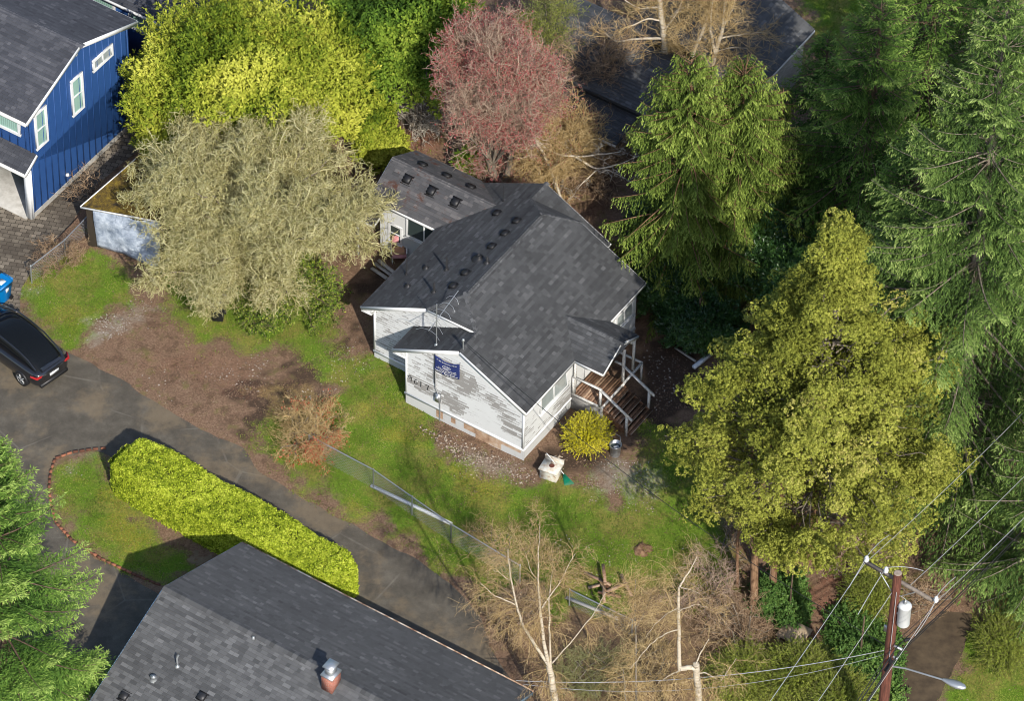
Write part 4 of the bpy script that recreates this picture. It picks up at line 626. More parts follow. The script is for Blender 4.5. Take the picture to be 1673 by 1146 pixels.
def rosettes(mb, P, D, k, L, W, val, spread=.8):
    n = len(P); I = np.repeat(np.arange(n), k); d = nrm(D[I] * .55 + rng.normal(size=(n * k, 3)) * spread); C = P[I] + d * L * .55 + D[I] * rng.uniform(-.12, .05, (n * k, 1)); N = nrm(D[I] + np.array([0, 0, .5]) - (D[I] * d).sum(1, keepdims=True) * d * .5)
    X = d; N = nrm(N - (N * X).sum(1, keepdims=True) * X + rng.normal(size=X.shape) * .25); Y = nrm(np.cross(N, X)); s = rng.uniform(.7, 1.25, n * k)[:, None]; mb.quads(C, X * L / 2 * s, Y * W / 2 * s, np.clip(np.broadcast_to(val, (n,))[I] + rng.normal(size=n * k) * .12, 0, 1))
def ell_pts(n, c, R, zmin=-.4, shell=(.75, 1.02), lump=.18, ls=.5):
    d = rdir(n, zmin, 1); k = 1 + lump * 2 * (vnoise(d * 3 + np.asarray(c), ls * 2) - .5); return np.asarray(c) + d * np.asarray(R) * (rng.uniform(*shell, n) * k)[:, None], nrm(d / np.asarray(R) * np.mean(R))
# leaf colours
Lf = {}
Lf['laurel_y'] = m_leaf('yellow_laurel_leaf', [(.03, .06, .008), (.13, .19, .015), (.32, .36, .04), (.54, .54, .09)], .2)
Lf['laurel_g'] = m_leaf('green_laurel_leaf', [(.025, .06, .01), (.09, .17, .02), (.21, .31, .035), (.36, .42, .06)], .25)
Lf['hedge'] = m_leaf('hedge_leaf', [(.03, .055, .006), (.14, .20, .012), (.36, .44, .03), (.56, .61, .08)], .15)
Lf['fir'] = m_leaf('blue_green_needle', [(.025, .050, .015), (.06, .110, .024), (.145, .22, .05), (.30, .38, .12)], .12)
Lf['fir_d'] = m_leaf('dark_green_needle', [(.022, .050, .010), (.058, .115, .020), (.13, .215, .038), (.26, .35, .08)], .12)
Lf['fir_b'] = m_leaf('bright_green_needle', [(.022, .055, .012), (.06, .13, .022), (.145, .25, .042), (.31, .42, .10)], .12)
Lf['cedar'] = m_leaf('yellow_green_cedar_spray', [(.04, .065, .012), (.085, .13, .022), (.165, .23, .04), (.31, .38, .085)], .12)
Lf['cypress'] = m_leaf('golden_cypress_spray', [(.08, .085, .015), (.175, .195, .03), (.32, .34, .058), (.46, .42, .12)], .15)
Lf['shrub'] = m_leaf('dark_shrub_leaf', [(.010, .035, .010), (.028, .075, .018), (.07, .15, .03), (.12, .24, .05)], .25, .35, .5)
Lf['ivy'] = m_leaf('ivy_leaf', [(.02, .05, .012), (.05, .11, .025), (.10, .19, .045), (.20, .30, .07)], .25, .4)
Lf['feather'] = m_leaf('feathery_green_leaf', [(.07, .10, .015), (.16, .21, .03), (.27, .32, .05), (.36, .38, .09)], .35)
Lf['forsythia'] = m_leaf('yellow_flower', [(.22, .22, .01), (.45, .42, .015), (.70, .62, .03), (.78, .7, .08)], .35)
Lf['bud_red'] = m_leaf('red_bud', [(.18, .04, .04), (.38, .075, .08), (.50, .125, .13), (.56, .26, .23)], .3)
Lf['red_leaf'] = m_leaf('red_leaf', [(.25, .03, .02), (.55, .10, .06), (.6, .25, .15)], .3)
Lf['grass'] = m_leaf('grass_blade', [(.06, .10, .015), (.13, .195, .028), (.22, .29, .045), (.34, .36, .08)], .3)
Lf['dry'] = m_leaf('dry_grass_blade', [(.12, .08, .04), (.26, .19, .10), (.42, .34, .2)], .3)
Lf['litter'] = m_leaf('fallen_leaf', [(.05, .028, .018), (.12, .065, .045), (.22, .14, .095), (.33, .25, .19)], .1)
Lf['lichen_bud'] = m_leaf('lichen_tuft', [(.22, .23, .08), (.38, .40, .17), (.52, .52, .28)], .2)
def m_twig(name, cols): t = NT(name); return t.fin(t.ramp(t.attr('v'), [(i / (len(cols) - 1), c) for i, c in enumerate(cols)]), .85, 0, .2)
Tw = {'lichen': m_twig('lichen_twig', [(.16, .135, .05), (.34, .31, .12), (.52, .48, .24), (.64, .60, .36)]), 'pink': m_twig('pinkish_twig', [(.18, .11, .08), (.38, .26, .19), (.56, .44, .34)]), 'tan': m_twig('tan_twig', [(.22, .14, .055), (.45, .32, .14), (.63, .48, .26)]),
      'brown': m_twig('brown_twig', [(.17, .105, .06), (.35, .235, .14), (.52, .38, .25)]), 'pale': m_twig('pale_twig', [(.22, .19, .15), (.42, .38, .32), (.56, .52, .45)]), 'green': m_twig('greenish_twig', [(.12, .12, .04), (.24, .24, .09), (.34, .33, .16)])}
# ================================================================== TREES
gc = lambda x, y: at(x, y, 0)
# big blue-green fir on the right
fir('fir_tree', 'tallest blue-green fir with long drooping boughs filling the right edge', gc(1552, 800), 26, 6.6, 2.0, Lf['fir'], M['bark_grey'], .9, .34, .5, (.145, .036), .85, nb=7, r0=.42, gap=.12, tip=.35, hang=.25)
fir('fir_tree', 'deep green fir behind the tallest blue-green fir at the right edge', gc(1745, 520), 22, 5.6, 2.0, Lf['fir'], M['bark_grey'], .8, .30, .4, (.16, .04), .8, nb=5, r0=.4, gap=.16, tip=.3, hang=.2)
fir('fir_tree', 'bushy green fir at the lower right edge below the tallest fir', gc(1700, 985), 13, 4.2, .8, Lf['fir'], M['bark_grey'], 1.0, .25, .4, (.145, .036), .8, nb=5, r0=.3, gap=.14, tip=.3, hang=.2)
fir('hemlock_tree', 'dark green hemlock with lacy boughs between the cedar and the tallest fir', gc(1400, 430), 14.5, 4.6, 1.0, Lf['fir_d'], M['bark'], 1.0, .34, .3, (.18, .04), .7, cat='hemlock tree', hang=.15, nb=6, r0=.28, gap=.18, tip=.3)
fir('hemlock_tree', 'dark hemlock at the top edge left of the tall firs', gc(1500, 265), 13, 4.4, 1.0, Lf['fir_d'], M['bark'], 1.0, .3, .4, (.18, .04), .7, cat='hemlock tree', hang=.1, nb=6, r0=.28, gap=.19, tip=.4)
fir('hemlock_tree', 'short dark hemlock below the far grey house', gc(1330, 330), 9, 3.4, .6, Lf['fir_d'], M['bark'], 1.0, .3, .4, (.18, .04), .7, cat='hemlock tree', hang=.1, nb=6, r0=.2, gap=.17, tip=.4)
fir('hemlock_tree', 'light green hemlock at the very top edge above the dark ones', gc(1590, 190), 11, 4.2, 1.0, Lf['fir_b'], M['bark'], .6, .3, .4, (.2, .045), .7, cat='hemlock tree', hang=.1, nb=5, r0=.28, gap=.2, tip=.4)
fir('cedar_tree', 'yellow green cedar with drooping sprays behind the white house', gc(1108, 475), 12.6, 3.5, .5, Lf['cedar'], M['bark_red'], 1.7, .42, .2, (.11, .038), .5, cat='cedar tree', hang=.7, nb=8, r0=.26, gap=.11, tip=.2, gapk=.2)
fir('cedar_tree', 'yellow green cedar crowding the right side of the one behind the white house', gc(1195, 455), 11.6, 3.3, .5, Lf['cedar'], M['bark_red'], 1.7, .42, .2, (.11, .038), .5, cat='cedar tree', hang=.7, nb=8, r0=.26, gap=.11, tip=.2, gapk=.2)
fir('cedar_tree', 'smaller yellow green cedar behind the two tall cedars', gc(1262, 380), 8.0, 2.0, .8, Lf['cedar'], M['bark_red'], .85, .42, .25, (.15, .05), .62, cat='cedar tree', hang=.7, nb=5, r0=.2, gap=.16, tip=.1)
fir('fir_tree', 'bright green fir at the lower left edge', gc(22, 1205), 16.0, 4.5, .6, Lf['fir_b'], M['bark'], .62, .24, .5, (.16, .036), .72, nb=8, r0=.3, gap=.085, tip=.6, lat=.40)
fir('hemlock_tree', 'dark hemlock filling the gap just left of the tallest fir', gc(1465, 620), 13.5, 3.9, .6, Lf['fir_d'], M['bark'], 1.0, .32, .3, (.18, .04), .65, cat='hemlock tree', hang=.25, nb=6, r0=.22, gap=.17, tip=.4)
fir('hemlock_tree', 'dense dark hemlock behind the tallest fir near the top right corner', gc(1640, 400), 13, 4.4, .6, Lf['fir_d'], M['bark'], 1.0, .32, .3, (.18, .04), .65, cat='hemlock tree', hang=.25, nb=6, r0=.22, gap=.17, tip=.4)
# golden cypress: one crown of cauliflower clumps carried by several stems
def cypress():
    b = gc(1322, 935); root = tree_root('cypress_tree', 'broad golden green cypress with billowing clumps at the right of the yard', 'cypress tree', b); H = 18.0; m = MB()
    prof = lambda h: np.interp(h, [3.8, 5.2, 6.8, 8.6, 10.4, 12, 13.8, 15.6, 17, 18.0], [2.8, 4.5, 5.0, 4.6, 3.8, 3.0, 2.05, 1.15, .5, .08])
    nb_ = 290; h = 3.9 + 14.1 * rng.random(nb_) ** 1.25; az = rng.uniform(0, 2 * math.pi, nb_); lump = 1 + .5 * (vnoise(np.stack([np.cos(az) * 1.8, np.sin(az) * 1.8, h * .35], 1), 1.0) - .5); R = prof(h) * lump * rng.uniform(.80, 1.06, nb_)
    gk = vnoise(np.stack([np.cos(az) * 2.6 + 7, np.sin(az) * 2.6, h * .8], 1), 1.0) > .34; h, az, R = h[gk], az[gk], R[gk]; nb_ = len(h); BC = np.stack([R * np.cos(az), R * np.sin(az), h], 1); out_ = np.stack([np.cos(az), np.sin(az), 0 * az], 1); k = rng.integers(6, 12, nb_); I = np.repeat(np.arange(nb_), k); sz_ = rng.uniform(.45, .95, nb_) * np.clip(prof(h) / 4, .5, 1); tt = rng.uniform(-1, 1, (len(I), 3)); 
    C = BC[I] + tt * sz_[I][:, None] * [1, 1, .42] - out_[I] * (rng.random(len(I)) ** 1.5)[:, None] * .9 * [1, 1, 0] + np.array([0, 0, .35]) * (rng.random(len(I)))[:, None]; n = len(C); cr_ = rng.uniform(.22, .46, n); bv = (.52 + .5 * (vnoise(BC, .35) - .5) + rng.normal(size=nb_) * .10)[I]; cvv = np.clip(bv + rng.normal(size=n) * .07, 0, 1)
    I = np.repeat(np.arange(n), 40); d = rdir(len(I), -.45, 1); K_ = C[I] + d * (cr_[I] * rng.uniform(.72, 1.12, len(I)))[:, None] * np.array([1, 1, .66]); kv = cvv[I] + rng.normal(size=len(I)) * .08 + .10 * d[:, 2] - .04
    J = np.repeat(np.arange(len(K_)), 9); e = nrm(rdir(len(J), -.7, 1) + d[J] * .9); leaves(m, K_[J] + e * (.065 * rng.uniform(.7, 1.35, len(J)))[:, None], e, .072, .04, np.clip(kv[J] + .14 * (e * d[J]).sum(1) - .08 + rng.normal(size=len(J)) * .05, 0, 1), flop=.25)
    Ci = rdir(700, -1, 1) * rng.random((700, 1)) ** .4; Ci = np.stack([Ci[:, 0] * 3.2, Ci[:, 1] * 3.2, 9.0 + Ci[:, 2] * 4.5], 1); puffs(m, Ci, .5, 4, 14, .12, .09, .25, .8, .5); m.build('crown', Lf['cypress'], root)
    m = MB(); off = lambda x, y, z=0: np.array([*(at(x, y, 0) - b)[:2], z])
    for x, y, r_, tx, ty in [(1232, 1000, .17, -1.6, .6), (1262, 985, .15, -1.0, .3), (1205, 960, .07, -2, .5), (1322, 915, .2, .1, 0), (1300, 925, .14, -.3, .5), (1372, 905, .16, 1, .3), (1285, 965, .09, -.6, -.3)]:
        p0 = off(x, y, -.1); m.tube([p0, p0 * .9 + [tx * .2, ty * .2, 2.5], p0 * .6 + [tx * .5, ty * .5, 6], [tx, ty, 9.5]], [r_, r_ * .9, r_ * .6, .04], 8)
    m.build('trunk', M['bark_red'], root, smooth=True); m = MB()
    k = rng.integers(0, n, 420); E = C[k]; S_ = E * np.array([.15, .15, 0]) + np.array([0, 0, 1]) * (E[:, 2:3] - rng.uniform(.3, 1.5, (420, 1))); S_[:, 2] = np.maximum(S_[:, 2], 1.5); t = np.linspace(0, 1, 6)[None, :, None]; P = S_[:, None] * (1 - t) + E[:, None] * t; P[:, 1:-1] += rng.normal(size=(420, 4, 3)) * .12; m.tubes(P, .045, .012, .5, 4)
    P = grow(np.tile(off(1225, 935, 2.5) + [0, 0, .2], (40, 1)) + rng.normal(size=(40, 3)) * .2, np.tile([-.8, -.2, .1], (40, 1)) + rng.normal(size=(40, 3)) * .5, 1.1, 5, .5); m.tubes(P, .02, .008, .5); m.build('branches', M['bark_grey'], root)
cypress()
# broadleaf laurels, top left
def laurel(label, base, parts, mat, n, L=.17, W=.07, k=8, cat='laurel tree', name='laurel_tree', val=.5, r0=.16, zmin=-.5):
    root = tree_root(name, label, cat, base); m = MB(); t_ = MB(); t_.tube([[0, 0, -.1], [0, .1, 1.2], [0, 0, 2.5]], [r0, r0 * .8, r0 * .6], 8); tot = sum(R[0] * R[1] for _, R in parts)
    for c, R in parts:
        c = np.asarray(c, float); nn_ = int(1.35 * n * R[0] * R[1] / tot); P, D = ell_pts(nn_, c, R, zmin, (.62, 1.03), .34, .9); kp = (vnoise(P, 1.3) > .30) | (rng.random(nn_) < .4); P, D = P[kp], D[kp]; P[:, 2] = np.maximum(P[:, 2], .1)
        v = val + .9 * (vnoise(P, .6) - .5) + .25 * (vnoise(P, 2.5) - .5); rosettes(m, P, nrm(D + [0, 0, .35]), k, L * .82, W * .82, np.clip(v, .05, .98))
        for i in range(9): e = c + rdir(1, -.2, 1)[0] * np.array(R) * .8; t_.tube([[0, 0, min(1.5, c[2] * .5)], (e + [0, 0, c[2] * .3]) / 2 + rng.normal(size=3) * .15, e], [r0 * .5, r0 * .3, .02], 6)
    m.build('crown', mat, root); t_.build('trunk', M['bark'], root, smooth=True); return root
laurel('yellow green broadleaf tree beside the blue house at the top left', gc(400, 250), [((0, .3, 3.9), (4.3, 3.3, 3.5)), ((-2.7, -.3, 3.0), (2.1, 1.9, 2.8)), ((2.8, .6, 3.6), (2.4, 2.3, 3.2)), ((-3.2, -1.2, 1.3), (1.0, .9, 1.4))], Lf['laurel_y'], 19000, .22, .085, 8, val=.62)
laurel('greener glossy broadleaf tree between the yellow laurel and the red budded tree', gc(675, 175), [((0, 0, 3.6), (2.9, 2.6, 3.3)), ((-1.9, 0, 3.8), (2.0, 2.0, 3.2))], Lf['laurel_g'], 9500, .22, .085, 8, val=.5)
laurel('low yellow green bush at the lower edge of the green laurel', gc(610, 250), [((0, 0, 1.3), (1.0, .9, 1.6)), ((.3, -.6, .8), (1.1, .8, 1.0))], Lf['laurel_y'], 2200, .2, .085, 8, 'laurel bush', 'laurel_bush', .5, .06)
laurel('small bright yellow leaved bush beside the cedar near the far house', gc(1010, 215), [((0, 0, 1.4), (.6, .5, 1.5))], Lf['laurel_y'], 700, .18, .08, 7, 'bush', 'yellow_bush', .7, .04)
for lb, x, y, R, n, v in [('dark glossy rhododendron under the cedar at the right of the roof', 1100, 500, (1.9, 1.5, 1.8), 3800, .40), ('dark glossy rhododendron under the hemlock left of the cypress top', 1235, 470, (2.2, 1.8, 2.4), 5200, .42), ('dark leafy rhododendron in the shade behind the cypress', 1330, 560, (2.4, 1.8, 2.6), 4600, .36), ('round dark shrub beside the lumber right of the porch', 1140, 560, (1.7, 1.2, 1.3), 2800, .3), ('tall dark shrub touching the rear corner of the white house', 1070, 430, (1.3, 1.3, 2.2), 2800, .38)]:
    laurel(lb, gc(x, y), [((0, 0, R[2] * .8), R)], Lf['shrub'], n, .17, .06, 8, 'rhododendron', 'rhododendron', v, .07)
laurel('small leafy green bush against the annex roof below the red budded tree', gc(770, 290), [((0, 0, .7), (.7, .6, .9))], Lf['laurel_g'], 700, .2, .09, 7, 'bush', 'leafy_bush', .5, .04)
laurel('low ivy mound beside the leaf covered path at the lower right', gc(1405, 1080), [((0, 0, .1), (1.5, 2.0, .7)), ((-.4, 1.6, .1), (.9, 1.2, .6)), ((.3, -1.6, .1), (1.2, 1.3, .7)), ((.9, .4, .1), (.8, 1.3, .5))], Lf['ivy'], 6000, .11, .08, 6, 'ivy', 'ivy_mound', .5, .05)
laurel('ivy climbing round the foot of the cypress stems', gc(1255, 985), [((0, 0, .4), (.6, .9, .9)), ((.9, .6, .3), (.6, .7, .7))], Lf['ivy'], 1800, .10, .07, 7, 'ivy', 'ivy_clump', .45, .04)
def feather(label, base, R, n, name='feathery_shrub', mat='feather'):
    root = tree_root(name, label, 'shrub', base); P, D = ell_pts(n, (0, 0, R[2] * .55), R, -.3, (.3, 1.0), .3, .8); P[:, 2] = np.maximum(P[:, 2], .05); m = MB(); T = grow(P * np.array([.8, .8, .6]), nrm(D + [0, 0, .3]), .55, 4, .3, -.6); s = MB(); s.tubes(T, .006, .004, .3); q, d = spawn(T, 9, .1, 1); leaves(m, q, rdir(len(q), 0, 1), .12, .03, np.clip(.45 + .8 * (vnoise(q, .8) - .5) + rng.normal(size=len(q)) * .14, 0, 1), axis=d + rng.normal(size=d.shape) * .6 + [0, 0, -.3])
    m.build('foliage', Lf[mat], root); s.build('stems', Tw['green'], root)
feather('feathery yellow green shrub left of the ivy at the bottom edge', gc(1300, 1120), (1.9, 1.5, 1.5), 2600); feather('larger feathery shrub left of the bottom edge utility pole', gc(1215, 1120), (1.5, 1.6, 1.3), 2200); feather('feathery green shrub right of the path near the pole', gc(1370, 1160), (1.6, 1.4, 1.4), 2200)
laurel('ivy and fern tangle between the red path and the cypress stems', gc(1290, 1000), [((0, 0, .1), (.8, 1.3, .6)), ((-.9, .4, .1), (.7, .8, .5))], Lf['ivy'], 1800, .11, .07, 6, 'ivy', 'ivy_clump', .5, .04)
feather('low yellow green brambles right of the red path below the cypress', gc(1420, 985), (1.1, 1.3, .9), 1300); feather('green brambles along the right edge of the dirt lane', gc(1640, 1060), (1.3, 1.6, .8), 1500)
# clipped hedge
def hedge():
    A = at(214, 790, 0); Bq = at(552, 975, 0); ctr = (A + Bq) / 2; d = nrm(Bq - A); ang = math.atan2(d[1], d[0]); L = np.linalg.norm(Bq - A) + 1.0; root = thing('clipped_hedge', 'long clipped yellow green hedge between the driveway and the near roof', 'hedge', ctr, ang); n = 130000
    hw = lambda s: np.interp(s, [-L / 2, -L / 2 + .5, -L / 2 + 2.5, 0, L / 2 - .8, L / 2], [.55, .9, 1.0, .95, .85, .55]); hh = lambda s: 1.85 + .1 * np.sin(s * 1.3) + np.interp(s, [-L / 2, -L / 2 + .4, L / 2 - .4, L / 2], [-.45, 0, 0, -.35])
    s = rng.uniform(-L / 2, L / 2, n); w = hw(s); h = hh(s); u = rng.uniform(0, 1, n); per = 2 * h + 2 * w; p = u * per; N = np.zeros((n, 3)); Y = np.where(p < h, -w, np.where(p < h + 2 * w, p - h - w, w)); Zz = np.where(p < h, p, np.where(p < h + 2 * w, h, per - p)); N[:, 1] = np.where(p < h, -1, np.where(p < h + 2 * w, 0, 1)); N[:, 2] = np.where((p >= h) & (p < h + 2 * w), 1, 0)
    c = np.clip(np.minimum(abs(abs(Y) - w), 9) / .25, 0, 1); P = np.stack([s, Y, Zz], 1); top = N[:, 2] > 0; P[top, 2] -= .16 * (1 - c[top]) ** 2; sidz = ~top; cz = np.clip((h - Zz) / .25, 0, 1); P[sidz, 1] *= (1 - .12 * (1 - cz[sidz]) ** 2)
    e = rng.random(n) < .08; k = e; sx_ = np.where(rng.random(n) < .5, -1, 1); P[k, 0] = sx_[k] * L / 2; P[k, 1] = rng.uniform(-1, 1, k.sum()) * .55; P[k, 2] = rng.uniform(0, 1.45, k.sum()); N[k] = np.stack([sx_[k], 0 * sx_[k], 0 * sx_[k]], 1)
    P += N * ((vnoise(P, 1.8) - .5) * .10 + rng.normal(size=n) * .04 - .5 * np.clip(vnoise(P, 7) - .62, 0, 1))[:, None]; m = MB(); v = np.clip(.60 + .3 * (vnoise(P, 1.0) - .5) + .5 * (vnoise(P, 6) - .5) + rng.normal(size=n) * .2, 0, 1); leaves(m, P, N + [0, 0, .2], .080, .048, v, flop=.6); m.build('foliage', Lf['hedge'], root)
    m = MB(); ss = np.linspace(-L / 2 + .12, L / 2 - .12, 24); rings = np.array([[[x, -hw(x) + .13, 0], [x, -hw(x) + .14, hh(x) - .32], [x, -hw(x) + .4, hh(x) - .14], [x, hw(x) - .4, hh(x) - .14], [x, hw(x) - .14, hh(x) - .32], [x, hw(x) - .13, 0]] for x in ss]); V = rings.reshape(-1, 3); F = [[i * 6 + j, i * 6 + (j + 1) % 6, (i + 1) * 6 + (j + 1) % 6, (i + 1) * 6 + j] for i in range(23) for j in range(6)]; m.add(V, F, .3); m.add(rings[0], [[5, 4, 3, 2, 1, 0]], .3); m.add(rings[-1], [[0, 1, 2, 3, 4, 5]], .3); m.build('shade_core', m_var('hedge_inner', [(.03, .03, .01), (.08, .10, .02)], .95, 25, .9, 0, .2, 4, .8), root)  # solid dark core, blocks see-through and paints in the shaded interior
hedge()
# lichen grey apple tree
bG = gc(414, 440)
bare_tree('apple_tree', 'wide bare apple tree furred with grey green lichen left of the white house', 'apple tree', bG, auto_limbs(bG, 5.5, 6.1, 3.6, 2.9, 64, .24, .22, 2), 9.0, 7, 5, M['bark_grey'], Tw['lichen'], 1.15, .62, .32, .75, -.15, out=seat(bG) + [0, 0, 1.6], buds=(Lf['lichen_bud'], 1, .06), r=(.026, .014, .009), leaf='lichen')
bare_tree('thicket', 'sprouting green suckers at the foot of the lichen apple tree', 'thicket', gc(465, 485), auto_limbs(gc(465, 485), 2.6, 3.0, 1.9, .5, 34, .04, .1, 4), 6, 5, 3, M['bark'], Tw['green'], .7, .4, .25, .6, .0, buds=(Lf['laurel_g'], 4, .10), r=(.012, .007, .005), leaf='leaves')
# red budded tree
bH = gc(815, 335)
bare_tree('maple_tree', 'leafless tree hazed with dusky red buds above the annex roof', 'maple tree', bH, auto_limbs(bH, 9, 2.9, 4.3, 6.2, 40, .16, .28, 3), 5.5, 6, 4, M['bark_grey'], Tw['pink'], 1.2, .65, .38, .45, .35, out=seat(bH) + [0, 0, 2.5], buds=(Lf['bud_red'], 3, .075, .42), r=(.018, .010, .006))
bare_tree('maple_tree', 'tan twiggy tree with few red buds right of the red budded tree', 'maple tree', gc(905, 330), auto_limbs(gc(905, 330), 5.5, 1.9, 2.6, 3.0, 26, .10, .25, 3), 6, 6, 4, M['bark_grey'], Tw['tan'], .95, .6, .35, .45, .3, buds=(Lf['bud_red'], 1, .06, .62), r=(.016, .009, .006))
bare_tree('bare_bush', 'pale leafless bush left of the red budded tree', 'bush', gc(690, 225), auto_limbs(gc(690, 225), 3, 1.3, 1.5, 1.6, 16, .06, .2, 3), 4, 4, 2, M['bark_grey'], Tw['pale'], .7, .4, .3, .5, .1, r=(.018, .012, .009))
bare_tree('thicket', 'tangle of tan brambles behind the ridge of the white house', 'thicket', gc(940, 290), auto_limbs(gc(940, 290), 2.5, 2.6, 1.8, 1.0, 30, .05, .1, 5), 5, 5, 4, M['bark_grey'], Tw['brown'], .9, .5, .35, .6, 0, r=(.014, .009, .006))
bare_tree('thicket', 'grey brown brambles below the far grey house', 'thicket', gc(900, 200), auto_limbs(gc(900, 200), 2.5, 2.4, 1.5, 1.0, 24, .05, .1, 5), 5, 5, 3, M['bark_grey'], Tw['brown'], .9, .5, .35, .6, .1, r=(.014, .009, .006))
def stems(base_px, lines, rs, jit=.35, Y=None):
    b = at(*base_px, 0); L = []
    for i, (ln, (r0, r1)) in enumerate(zip(lines, rs)):
        dy = 0 if i == 0 else rng.uniform(-jit, jit); pts = [aty(x, y, b[1] + dy * j / max(1, len(ln) - 1)) for j, (x, y) in enumerate(ln)]; P = np.array(pts); t = np.linspace(0, 1, len(P)); tt = np.linspace(0, 1, len(P) * 3); P = np.stack([np.interp(tt, t, P[:, k]) for k in range(3)], 1); P[1:-1] = (P[:-2] + P[1:-1] * 2 + P[2:]) / 4 + rng.normal(size=P[1:-1].shape) * .012; L.append((P, r0, r1))
    return b, L
c6 = lambda x, y: (700 + x / 3.042, 800 + y / 3.042); c8 = lambda x, y: (600 + x / 2.09, y / 2.09)
cv = lambda f, pts: [f(*p) for p in pts]
b, L = stems((912, 1215), [[(912, 1215)] + cv(c6, [(630, 1052), (612, 950), (600, 880)]), cv(c6, [(600, 880), (520, 760), (460, 660), (440, 580), (410, 450), (395, 300)]), cv(c6, [(600, 880), (570, 740), (552, 560), (545, 400), (552, 180)]), cv(c6, [(607, 880), (603, 700), (598, 540), (620, 400)]), cv(c6, [(615, 865), (720, 750), (820, 620), (880, 515)]), cv(c6, [(565, 590), (640, 480), (730, 320)]), cv(c6, [(440, 580), (330, 530), (255, 465)]), cv(c6, [(415, 460), (370, 430), (320, 400)]), cv(c6, [(548, 465), (500, 390), (480, 310)]), cv(c6, [(612, 985), (555, 950)])], [(.15, .11), (.065, .02), (.08, .012), (.045, .012), (.03, .01), (.028, .008), (.028, .008), (.014, .006), (.016, .006), (.02, .01)])
bare_tree('birch_tree', 'slender white birch forking into several stems at the bottom, right of the driveway', 'birch tree', b, L, 4.5, 5, 5, M['birch'], Tw['tan'], 1.1, .6, .4, .35, -.75, r=(.008, .0045, .0035), spread=.6, buds=(Lf['litter'], 2, .05), t0=.3, leaf='catkins')
b, L = stems((1148, 1270), [[(1148, 1270)] + cv(c6, [(1345, 1052), (1335, 960), (1330, 870)]), cv(c6, [(1335, 890), (1290, 888), (1250, 895)]), cv(c6, [(1250, 900), (1246, 780), (1243, 620), (1245, 490)]), cv(c6, [(1250, 485), (1280, 430), (1310, 390), (1335, 335)]), cv(c6, [(1240, 700), (1170, 720), (1100, 770), (1040, 850), (1000, 895)]), cv(c6, [(1240, 590), (1180, 620), (1120, 680), (1080, 740)]), cv(c6, [(1330, 865), (1355, 810), (1395, 745)]), cv(c6, [(1345, 915), (1390, 915), (1430, 945)]), cv(c6, [(1455, 950), (1490, 900), (1530, 840)]), cv(c6, [(1250, 900), (1190, 930), (1140, 965)]), cv(c6, [(1250, 605), (1330, 570), (1390, 590)]), cv(c6, [(1255, 490), (1300, 500), (1350, 520)])], [(.15, .12), (.10, .09), (.08, .045), (.04, .012), (.022, .01), (.018, .008), (.03, .012), (.025, .01), (.02, .008), (.022, .008), (.015, .006), (.015, .006)])
bare_tree('birch_tree', 'white birch with a broken sideways elbow at the bottom edge', 'birch tree', b, L, 4.5, 5, 4, M['birch'], Tw['tan'], 1.2, .7, .4, .35, -.8, r=(.008, .0045, .0035), spread=.7, t0=.1)
b, L = stems((1042, 1215), [[(1042, 1215)] + cv(c6, [(1030, 1052), (1032, 800), (1025, 560), (1030, 450)]), cv(c6, [(1028, 700), (1080, 600), (1110, 520)]), [(1040, 1210), (1022, 1146), (1018, 1095)]], [(.06, .015), (.02, .01), (.04, .02)])
bare_tree('sapling', 'thin leafless sapling standing between the two white birches', 'sapling', b, L, 5, 5, 4, M['bark_grey'], Tw['tan'], 1.0, .6, .4, .4, -.3, r=(.010, .006, .004))
for lb, x, y, R, H, mt, q in [('brown leafless thicket at the right foot of the broken birch', 1195, 1050, 1.7, 1.8, 'brown', 20), ('reddish leafless thicket behind the broken birch', 1150, 985, 1.7, 1.5, 'pink', 16), ('tan brush between the birches at the bottom edge', 1065, 1120, 1.4, 1.8, 'tan', 16), ('brown brush on the verge left of the forked birch', 840, 1020, 1.5, 1.6, 'brown', 22), ('greenish leafless shrub right of the forked birch at the bottom edge', 965, 1120, 1.4, 1.8, 'green', 22), ('reddish brown brush in front of the cypress stems', 1175, 925, 1.0, 1.0, 'pink', 8), ('reddish brush behind the ivy on the near side of the pole', 1395, 930, 1.4, 1.2, 'pink', 16), ('brown bare brush across the end of the dirt lane', 1480, 985, 1.2, .9, 'brown', 12), ('tan twiggy brush by the verge behind the forked birch', 800, 900, 1.3, 1.2, 'tan', 16)]:
    bare_tree('thicket', lb, 'thicket', gc(x, y), auto_limbs(gc(x, y), H, R, H * .55, H * .4, q, .025, .08, 5), 3.2, 4, 4, M['bark_grey'], Tw[mt], .8, .5, .35, .55, .1, r=(.010, .006, .005))
b, L = stems((1096, 195), [[(1096, 195)] + cv(c8, [(1018, 200), (1012, 120), (1000, 0), (995, -120)]), cv(c8, [(1010, 130), (930, 130), (850, 145), (810, 110)]), cv(c8, [(1008, 70), (960, 60), (890, 95)]), cv(c8, [(1020, 180), (935, 175), (860, 210), (790, 245)]), cv(c8, [(1000, 20), (930, 30), (880, 0)]), cv(c8, [(1010, 110), (1060, 40), (1090, -40)])], [(.16, .09), (.06, .02), (.05, .02), (.06, .02), (.04, .02), (.05, .02)])
bare_tree('birch_tree', 'bare birch with a thick pale trunk in front of the far grey house', 'birch tree', b, L, 5.5, 6, 4, M['birch'], Tw['tan'], 1.1, .65, .4, .45, .0, r=(.014, .008, .005), t0=.1)
